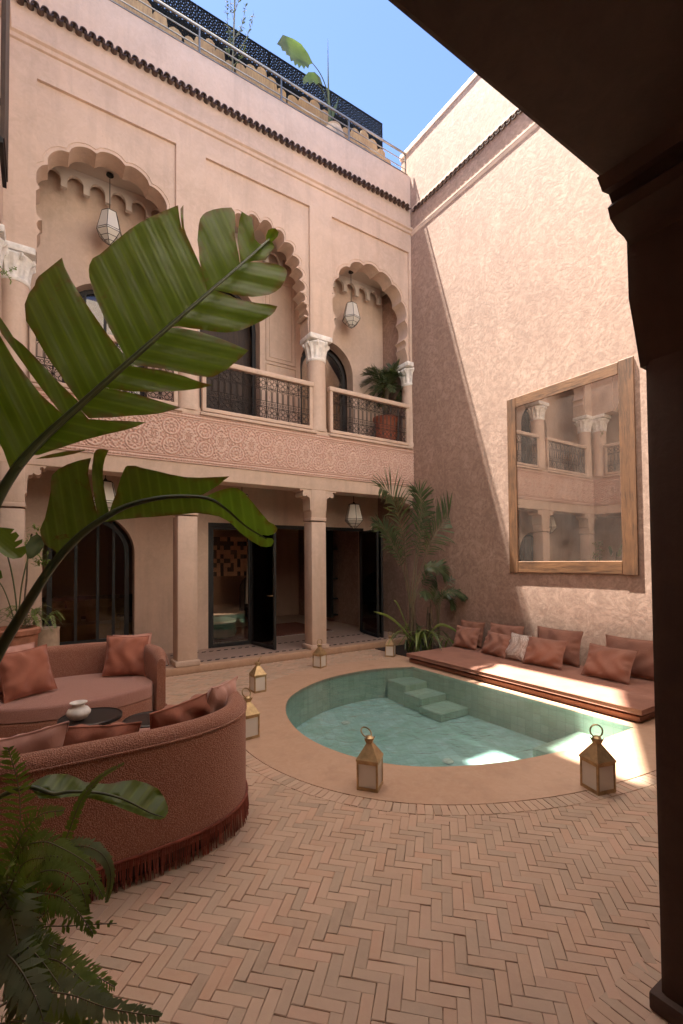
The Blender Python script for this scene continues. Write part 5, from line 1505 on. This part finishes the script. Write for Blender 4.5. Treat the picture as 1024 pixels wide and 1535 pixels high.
# ================================================================== FERN IN FRONT
fern = thing('sword_fern', 'dense sword fern with arching fronds in the near left corner', 'fern', (-6.9, -5.95, 0))
fp = thing('plant_pot', 'low dark pot under the near left fern', 'pot', (-6.88, -6.05, 0))
MB().lathe([(.14, 0), (.20, .2), (.21, .36), (.22, .38), (.19, .38), (.18, .34), (0, .33)], 28).build('body', M['terracotta'], fp, smooth=50)
FR = [
 ([(5,1500,1.32),(25,1330,1.28),(30,1200,1.22),(12,1120,1.18)], 40, .082, .013, 'fern'),
 ([(-20,1500,1.3),(-15,1330,1.25),(-25,1200,1.2),(-30,1120,1.15)], 36, .08, .013, 'fern'),
 ([(20,1480,1.35),(65,1330,1.35),(100,1255,1.36),(122,1200,1.38),(150,1165,1.40),(186,1144,1.42)], 60, .024, .013, 'fern'),
 ([(20,1450,1.30),(60,1310,1.28),(110,1270,1.27),(150,1278,1.26),(166,1310,1.25),(160,1352,1.24)], 52, .036, .014, 'fern2'),
 ([(10,1430,1.30),(50,1300,1.26),(95,1285,1.24),(130,1305,1.22),(155,1345,1.20)], 46, .055, .011, 'fern'),
 ([(0,1420,1.25),(25,1290,1.2),(60,1262,1.18),(100,1275,1.16),(140,1300,1.14)], 44, .05, .011, 'fern'),
 ([(0,1440,1.25),(40,1350,1.2),(85,1342,1.17),(115,1365,1.15),(140,1400,1.14)], 40, .058, .010, 'fern'),
 ([(0,1450,1.25),(50,1395,1.22),(105,1388,1.2),(175,1384,1.2)], 12, .028, .013, 'fern'),
 ([(-30,1300,1.2),(5,1345,1.12),(25,1410,1.08),(30,1480,1.05),(18,1560,1.02)], 40, .085, .017, 'fern2'),
 ([(-30,1470,1.15),(30,1440,1.08),(85,1440,1.05),(130,1475,1.02),(165,1500,1.0)], 44, .060, .014, 'fern'),
 ([(-20,1520,1.1),(40,1490,1.05),(100,1490,1.0),(165,1512,.98),(240,1524,.97)], 54, .055, .014, 'fern2'),
 ([(-30,1400,1.15),(20,1440,1.05),(55,1500,1.0),(75,1570,.97)], 36, .07, .015, 'fern2'),
 ([(-20,1540,1.1),(40,1530,1.0),(110,1545,.97),(170,1580,.95)], 40, .07, .016, 'fern'),
 ([(0,1380,1.25),(20,1280,1.2),(55,1225,1.18),(95,1215,1.16)], 34, .05, .011, 'fern'),
 ([(10,1400,1.25),(45,1320,1.22),(85,1305,1.2),(120,1330,1.18),(130,1365,1.17)], 40, .05, .011, 'fern'),
]
rs = random.Random(21)
for k in range(26):
    x0, y0 = rs.uniform(-40, 20), rs.uniform(1370, 1480); a = rs.uniform(-1.75, .45); L = rs.uniform(90, 175)
    if k > 18: a = rs.uniform(-2.4, -1.2)
    dd = rs.uniform(1.12, 1.36)
    x1, y1 = x0+math.cos(a)*L*.5, y0+math.sin(a)*L*.5-18; x2, y2 = x0+math.cos(a)*L, y0+math.sin(a)*L+25
    FR.append(([(x0, y0, dd), (x1, y1, dd-.05), (x2, y2, dd-.12)], 38, rs.uniform(.035, .06), .010, 'fern' if rs.random() < .75 else 'fern2'))
for pts, n, ll, lw, mt in FR:
    frond(fern, 'frond', [at(*p) for p in pts], n, ll, lw, mt, 'palmrib', start=.15, droop=.14, ang=72, rr_=.0028, up=(Vector((-.2, -.75, .55))), prof=lambda s: (1-s)**.55*min(1, s*6+.3), jit=.12, vee=.06, seg=2)

# ================================================================== POTS AT THE FAR LEFT
lp = thing('plant_pot', 'large terracotta pot behind the left end of the rear sofa', 'pot', (-6.88, -.66, 0))
MB().lathe([(.17, 0), (.22, .3), (.245, .7), (.255, .86), (.28, .88), (.285, .93), (.25, .95), (.23, .93), (.22, .88), (0, .86)], 36).build('body', M['terracotta'], lp, smooth=45)
pp_ = thing('plant_pot', 'pale ribbed pot beside the large terracotta pot at the far left', 'pot', (-6.56, -.30, 0))
MB().lathe([(.12, 0), (.15, .3), (.165, .7), (.165, .84), (.17, .88), (.15, .88), (.14, .84), (0, .82)], 32, wob=lambda a, z: 1+.03*abs(math.sin(z*60))).build('body', M['pale_pot'], pp_, smooth=60)
lf = thing('potted_fern', 'light green fern spilling over the pots at the far left', 'fern', (-6.72, -.5, .9))
rs = random.Random(9)
for k in range(26):
    a = k*2.4; L = rs.uniform(.28, .48); b0 = Vector((-6.68+rs.uniform(-.12, .12), -.5, .92)); el = rs.uniform(.2, 1.3)
    d = Vector((math.cos(a)*math.cos(el), math.sin(a)*math.cos(el)*.6, math.sin(el)))
    frond(lf, 'frond', [b0, b0+d*L*.6+Vector((0, 0, .05)), b0+d*L*1.05+Vector((0, 0, -.16))], 22, .05, .012, 'fern', 'palmrib', start=.15, droop=.15, ang=60, rr_=.003, seg=2)
st = thing('strelitzia', 'small bird-of-paradise plant with torn paddle leaves in the large terracotta pot', 'plant', (-6.9, -.66, .9))
def yl(px, py, y=-.66): return on(px, py, 1, y)
def paddle(parent, poly, mid, y0, mat='stemdark', leafm='banana'):
    V = [Vector(p) for p in poly]; n = len(V)
    res = delaunay_2d_cdt(V+[Vector(p) for p in mid], [(i, (i+1) % n) for i in range(n)], [], 1, 1e-4)
    vs = []
    for v in res[0]:
        s, q = midpar(v.x, v.y, mid); vs.append(on(v.x, v.y, 1, y0-.004*abs(q)+.002*s))
    o = MB().add(vs, [tuple(f) for f in res[2]]).build('leaf', M[leafm], parent, world=True, smooth=180)
    ul = o.data.uv_layers.new(name='UVMap')
    for l in o.data.loops:
        c = o.data.vertices[l.vertex_index].co; ul.data[l.index].uv = (c.x*2+c.z*2, 0)
    return o
paddle(st, [(-30,800),(-10,790),(8,791),(22,793),(16,800),(24,797),(29,803),(22,812),(34,808),(33,814),(22,822),(38,818),(40,828),(32,836),(20,838),(8,834),(-8,822),(-25,812)], [(-20,805),(0,812),(18,826),(30,836)], -.72)
paddle(st, [(36,822),(46,806),(56,800),(64,806),(66,818),(60,828),(50,836),(42,838)], [(40,836),(50,820),(60,806)], -.60, leafm='palm')
paddle(st, [(-20,850),(-4,850),(2,856),(4,866),(-8,872),(-22,868)], [(-20,860),(0,860)], -.5)
for l, r in (([(27,942),(24,900),(18,860),(8,820)], .009), ([(27,942),(30,900),(34,870),(42,836)], .009), ([(25,942),(14,905),(4,880),(-10,862)], .007)):
    MB().tube(spline([yl(x, y, -.66) for x, y in l], 12), r, 6).build('stalk', M['rib'], st, world=True, smooth=60)
sh = thing('potted_shrub', 'small leafy shrub with a twisted stem by the far left column', 'shrub', (-6.75, -.2, .9))
MB().tube(spline([yl(38, 940, -.3), yl(37, 900, -.32), yl(40, 870, -.28), yl(42, 830, -.3), yl(48, 800, -.3)], 16), .011, 6).build('trunk', M['wood_trunk'], sh, world=True, smooth=60)
lv = MB(); rs = random.Random(4)
for cx, cy, rx, ry, n in ((55, 796, 18, 9, 55), (60, 836, 15, 13, 90), (44, 815, 10, 8, 30), (62, 846, 10, 6, 30)):
    for k in range(n):
        a = rs.uniform(0, 2*PI); q = rs.random()**.5; p = yl(cx+rx*q*math.cos(a), cy+ry*q*math.sin(a), -.3+rs.uniform(-.12, .12))
        d = Vector((rs.uniform(-1, 1), rs.uniform(-1, .3), rs.uniform(-.5, .8))); blade(lv, p, d, Vector((0, 0, 1)) if abs(d.z) < .9 else Vector((1, 0, 0)), .055, .026, .05, 2)
lv.build('foliage', M['fern'], sh, world=True)
tw = thing('balcony_vine', 'thin leafy twig hanging at the left balcony column', 'plant', (-6.95, -.25, 5.3))
lv = MB(); rs = random.Random(14)
for l in ([(-12,400),(5,410),(16,404),(24,402)], [(-12,390),(2,402),(12,414),(17,424)]):
    S = spline([on(x, y, 1, -.3) for x, y in l], 12); 
    MB().tube(S, .0025, 4).build('twig', M['palmrib'], tw, world=True)
    for q in S[2:]:
        for s_ in (-1, 1): blade(lv, q, Vector((rs.uniform(-.6, 1), rs.uniform(-.5, .3), s_*rs.uniform(.3, 1))), Vector((0, -1, 0)), .035, .012, .1, 2)
lv.build('leaves', M['fern'], tw, world=True)
# dark shutter at the top left edge
pa = on(12, 272, 1, -1.3); pb = on(2, 45, 1, -1.3)
shu = thing('hanging_shutter', 'dark timber shutter edge hanging at the upper left side of the courtyard', 'shutter', (pa.x, -1.3, pa.z))
MB().box((pa.x-.04, -1.9, pa.z), (pa.x, -1.28, pb.z+1.2), bev=.004).build('board', M['dark_wood'], shu, world=True)
MB().box((pa.x-.05, -1.92, pa.z-.06), (pa.x-.012, -1.26, pa.z-.001), bev=.004).build('bottom_rail', M['black'], shu, world=True)
MB().box((XL, -1.7, pa.z+.5), (pa.x-.04, -1.66, pa.z+.55)).build('bracket', M['black'], shu, world=True)

# ================================================================== ROOF
scn = thing('lattice_screen', 'black pierced metal screen standing along the roof terrace', 'screen', (-3.5, .95, 9.95))
PW = 1.42
def lattice(w, h, cell=.105):
    g = MB(); nx = round(w/cell); nz = round(h/cell); cw = w/nx; ch = h/nz; t = .0155
    def bar(a, b):
        a = Vector((a[0], 0, a[1])); b = Vector((b[0], 0, b[1])); d = (b-a).normalized(); s = Vector((-d.z, 0, d.x))*t
        q = [a-s, b-s, b+s, a+s]
        g.add([(v.x, -.004, v.z) for v in q]+[(v.x, .004, v.z) for v in q], [(0,1,2,3),(7,6,5,4),(0,4,5,1),(2,6,7,3)])
    for i in range(nx):
        for k in range(nz):
            x, z = i*cw, k*ch; cx, cz = x+cw/2, z+ch/2; r = .30*cw
            P = [(cx+r*math.cos(PI/4*q), cz+r*math.sin(PI/4*q)) for q in range(8)]
            for q in range(8): bar(P[q], P[(q+1) % 8])
            for q, c_ in ((1, (x+cw, z+ch)), (3, (x, z+ch)), (5, (x, z)), (7, (x+cw, z))): bar(P[q], c_)
            bar(P[0], (x+cw, cz)); bar(P[2], (cx, z+ch)); bar(P[4], (x, cz)); bar(P[6], (cx, z))
    g.box((0, -.012, 0), (w, .012, .02)); g.box((0, -.012, h-.02), (w, .012, h)); g.box((0, -.012, 0), (.02, .012, h)); g.box((w-.02, -.012, 0), (w, .012, h))
    return g
scr0 = None
OR[scn.name] = (-3.5, .95, 9.95)
for k in range(5):
    for j, (z, h) in enumerate(((0, 1.54), (1.56, .36))):
        key = 'sc%d' % j
        if key not in GR: ob = lattice(PW, h).build('lattice_panel', M['net_black'], scn); GR[key] = ob
        else: ob = share(GR[key], (0, 0, 0), parent=scn)
        ob.location = (3.5-(k+1)*(PW+.01)+.02, 0, z)
    MB().box((3.5-(k+1)*(PW+.01)+.02, .03, 0), (3.5-k*(PW+.01), .05, 1.5)).build('backing', M['net_black'], scn)
bam = thing('bamboo_fence', 'low scalloped bamboo panels fixed behind the roof railing', 'fence', (-3.5, .62, 9.95))
rs = random.Random(12)
for side in (0, 1):
    x = -3.5+side*.5
    while x < 3.0:
        wv = rs.uniform(.9, 1.4); h = rs.uniform(.92, 1.04)+(.28 if side else 0)
        pts = [(x, .0)]
        n_l = 5
        for j in range(n_l):
            for q in range(5):
                a = PI-PI*q/5; cx = x+wv*(j+.5)/n_l; hz = h-.30*abs((j+.5)/n_l-.5)**1.3*2
                pts.append((cx+wv/n_l/2*math.cos(a), hz+wv/n_l/2*math.sin(a)))
        pts.append((x+wv, .0))
        MB().prism(pts, (.0 if side == 0 else .345), (.015 if side == 0 else .352)).build('bamboo_panel', M['bamboo'], bam)
        x += wv*(1.02 if side == 0 else 1.5)
rp = thing('plant_pot', 'round cream pot on the roof behind the railing', 'pot', (-1.72, .36, 9.95))
MB().lathe([(.12, 0), (.21, .1), (.235, .24), (.20, .36), (.15, .42), (.165, .45), (.14, .45), (.13, .40), (0, .38)], 32).build('body', M['pale_pot'], rp, smooth=60)
rb_ = thing('roof_banana_plant', 'young banana plant with one ragged leaf against the sky on the roof', 'plant', (-1.72, .36, 10.3))
yr = lambda x, y, yy_=.36: on(x, y, 1, yy_)
MB().tube(spline([yr(495, 190), yr(493, 150), yr(492, 115), yr(491.5, 58)], 16), [.035-.033*i/16 for i in range(17)], 8).build('trunk', M['bright_leaf'], rb_, world=True, smooth=60)
MB().tube(spline([yr(494, 160), yr(490, 135), yr(481, 112), yr(468, 94), yr(450, 74), yr(424, 56)], 20), [.014-.011*i/20 for i in range(21)], 6).build('stalk', M['bright_leaf'], rb_, world=True, smooth=60)
MB().tube(spline([yr(494, 165), yr(486, 140), yr(476, 126), yr(462, 122)], 12), .009, 6).build('stalk', M['bright_leaf'], rb_, world=True, smooth=60)
def ys_leaf(poly, mid, y0, k=.004):
    o = paddle(rb_, poly, mid, y0, leafm='bright_leaf'); return o
ys_leaf([(424,52),(440,58),(452,66),(462,80),(469,95),(464,97),(462,103),(458,99),(456,104),(452,98),(448,103),(446,96),(442,99),(440,91),(436,92),(434,84),(429,82),(428,77),(423,76),(421,70),(415,66)], [(422,54),(440,64),(455,79),(468,95)], .30)
ys_leaf([(462,108),(472,108),(480,116),(484,128),(478,124),(474,127),(470,122),(464,127),(462,122),(455,127),(454,118)], [(456,112),(470,114),(482,126)], .30)
ys_leaf([(497,165),(504,155),(508,145),(505,160),(500,176),(497,185)], [(498,180),(505,150)], .34)
rsb = thing('roof_shrub', 'slender shrub with yellow green leaves rising above the roof railing', 'shrub', (-3.8, .4, 9.95))
MB().tube(spline([yr(348, 108, .4), yr(350, 60, .4), yr(352, 0, .4), yr(352, -60, .4)], 14), .014, 6).build('trunk', M['palmrib'], rsb, world=True, smooth=60)
lv = MB(); rs = random.Random(8)
for l in ([(350,70),(342,40),(340,0)], [(350,60),(362,40),(368,10)], [(350,85),(365,65),(374,45),(380,20)], [(350,30),(345,0),(350,-40)], [(351,20),(360,-5),(365,-40)], [(349,90),(342,78),(346,62)], [(350,98),(360,88),(366,76)]):
    S = spline([yr(x, y, .4) for x, y in l], 14); MB().tube(S, .004, 4).build('branch', M['palmrib'], rsb, world=True)
    for q in S[3:]:
        for _ in range(3): blade(lv, q, Vector((rs.uniform(-1, 1), rs.uniform(-1, 1), rs.uniform(-.2, 1))), Vector((.3, -1, .2)), rs.uniform(.05, .09), .022, .05, 2)
lv.build('foliage', M['bright_leaf'], rsb, world=True)

# ================================================================== INSIDE THE GALLERY ROOMS
rug = thing('rug', 'dark red rug with a cream fringe lying inside the glazed doors', 'rug', (-2.3, 2.6, .1))
MB().box((-1.55, -.85, 0), (1.35, .95, .018), bev=.006).build('pile', M['rug'], rug)
rs = random.Random(2); f = MB(); x = -1.55
while x < 1.35:
    blade(f, Vector((x, -.85, .012)), Vector((rs.uniform(-.4, .4), -1, -.05)), Vector((0, 0, 1)), .11, .012, .02, 2); x += .017
f.build('fringe', M['white_cloth'], rug, kind='stuff')
MB().box((-4.12, 3.63, .1), (-2.95, 3.75, 2.98)).build('partition', M['interior'], bw)
art = thing('wall_art', 'mosaic of copper and dark squares hanging inside the glazed room', 'art', (-3.9, 5.15, 1.5))
OR[art.name] = (0, 0, 0); art.location = (0, 0, 0)
q0 = on(314, 864, 1, 3.6); q1 = on(384, 806, 1, 3.6)
MB().box((q0.x, 3.58, q0.z), (q1.x, 3.62, q1.z)).build('board', M['black'], art)
a_ = MB(); rs = random.Random(6); nx, nz = 14, 9; cw = (q1.x-q0.x)/nx; ch = (q1.z-q0.z)/nz
for i in range(nx):
    for k in range(nz):
        if rs.random() < .5: a_.box((q0.x+i*cw, 3.55+rs.uniform(0, .02), q0.z+k*ch), (q0.x+(i+1)*cw*.995, 3.581, q0.z+(k+1)*ch-.002))
a_.build('copper_squares', M['copper'], art, kind='stuff')
ott = thing('floor_pouf', 'low teal pouf with a cream cushion inside the glass doors', 'pouf', (-3.45, 2.4, .1))
MB().lathe([(.26, 0), (.38, .03), (.42, .12), (.40, .26), (.30, .30), (0, .31)], 32).build('seat', M['teal'], ott, smooth=60)
MB().lathe([(.30, .31), (.40, .33), (.40, .38), (.30, .41), (0, .42)], 32).build('cushion_top', M['white_cloth'], ott, smooth=60)
vs2 = thing('vase', 'tall clay vase with a green sprig inside the glass doors', 'vase', (-3.40, 3.3, .1))
MB().lathe([(.08, 0), (.14, .15), (.16, .38), (.10, .52), (.06, .56), (.08, .62), (0, .6)], 28).build('body', M['pale_pot'], vs2, smooth=60)
lv = MB(); rs = random.Random(3)
for k in range(40): blade(lv, Vector((0, 0, .6)), Vector((rs.uniform(-1, 1), rs.uniform(-1, 1), rs.uniform(.2, 1.2))), Vector((0.1, 1, .1)), rs.uniform(.15, .3), .02, .12, 3)
lv.build('sprig', M['fern'], vs2)
cur = thing('curtain', 'narrow white curtain hanging inside the glass doors', 'curtain', (-3.3, 2.6, 0)); OR[cur.name] = (0, 0, 0); cur.location = (0, 0, 0)
q0 = on(373, 832, 1, 2.9); q1 = on(368, 905, 1, 2.9); q2 = on(378, 905, 1, 2.9)
MB().prism([(q0.x, q0.z+.3), (q0.x+.06, q0.z+.3), (q2.x, q2.z), (q1.x, q1.z)], 2.9, 2.94).build('cloth', M['white_cloth'], cur)
sf = thing('shelf_unit', 'tall black shelf unit with bottles at the right inside the glazed room', 'shelf', (-.9, 3.2, .1))
OR[sf.name] = (0, 0, 0); sf.location = (0, 0, 0)
q0 = on(491, 925, 1, 3.2); q1 = on(526, 792, 1, 3.2)
for x in (q0.x, q1.x-.06): MB().box((x, 3.0, q0.z+.0), (x+.06, 3.35, q1.z)).build('side_panel', M['black'], sf)
MB().box((q0.x+.06, 3.33, q0.z), (q1.x-.06, 3.35, q1.z)).build('back_panel', M['interior'], sf)
for zf in (.02, .2, .42, .75, .97): z = q0.z+(q1.z-q0.z)*zf; MB().box((q0.x+.06, 3.0, z), (q1.x-.06, 3.33, z+.04)).build('shelf_board', M['black'], sf)
MB().box((q0.x+.12, 3.25, q0.z+(q1.z-q0.z)*.46), (q1.x-.12, 3.3, q0.z+(q1.z-q0.z)*.72)).build('dark_panel', M['black'], sf)
for k, (fx, zf, mt) in enumerate(((.35, .24, 'white_plaster'), (.65, .24, 'brass'), (.75, .46 - .22, 'white_plaster'))):
    b_t = thing('bottle', ['pale bottle at the left of the dark shelf inside the room', 'brass bottle in the middle of the dark shelf inside the room', 'white bottle at the right end of the dark shelf inside the room'][k], 'bottle', (q0.x+(q1.x-q0.x)*fx, 3.15, q0.z+(q1.z-q0.z)*zf))
    MB().lathe([(.035, 0), (.035, .13), (.012, .17), (.012, .21), (0, .21)], 14).build('body', M[mt], b_t, smooth=50)
dk = thing('armchair', 'dark rounded armchair standing deep inside the glazed room', 'chair', (-1.7, 4.2, .1))
MB().lathe([(.30, .05), (.36, .2), (.36, .42), (0, .45)], 24).build('seat', M['black'], dk, smooth=50)
MB().prism(arch_simple(0, .40, .3, .85), .28, .42).build('backrest', M['black'], dk, smooth=40)
# cushions on a daybed behind the arched window
db = thing('daybed', 'low daybed with olive cushions behind the dark arched window', 'bed', (-5.9, 2.6, 0.05))
MB().box((-1.0, -.45, 0), (1.0, .55, .55), bev=.04).build('base', M['gold_fabric'], db, smooth=30)
MB().box((-1.05, .56, 0), (1.05, .62, 1.0), bev=.01).build('headboard', M['dark_wood'], db)
for k, (x, z) in enumerate(((-.55, .78), (.0, .78), (.52, .78), (-.3, .66), (.3, .66))):
    pillow(['olive cushion at the left of the daybed behind the arched window', 'olive cushion in the middle of the daybed row behind the arched window', 'olive cushion at the right of the daybed behind the arched window', 'front left olive cushion on the daybed behind the arched window', 'front right olive cushion on the daybed behind the arched window'][k],
           (-5.9+x, 2.6+(.35 if k < 3 else .1), .05+z-.0), R(-20), 0, 0, .55, .34, .16, 'gold_fabric', 50+k, 'olive cushions on the daybed')
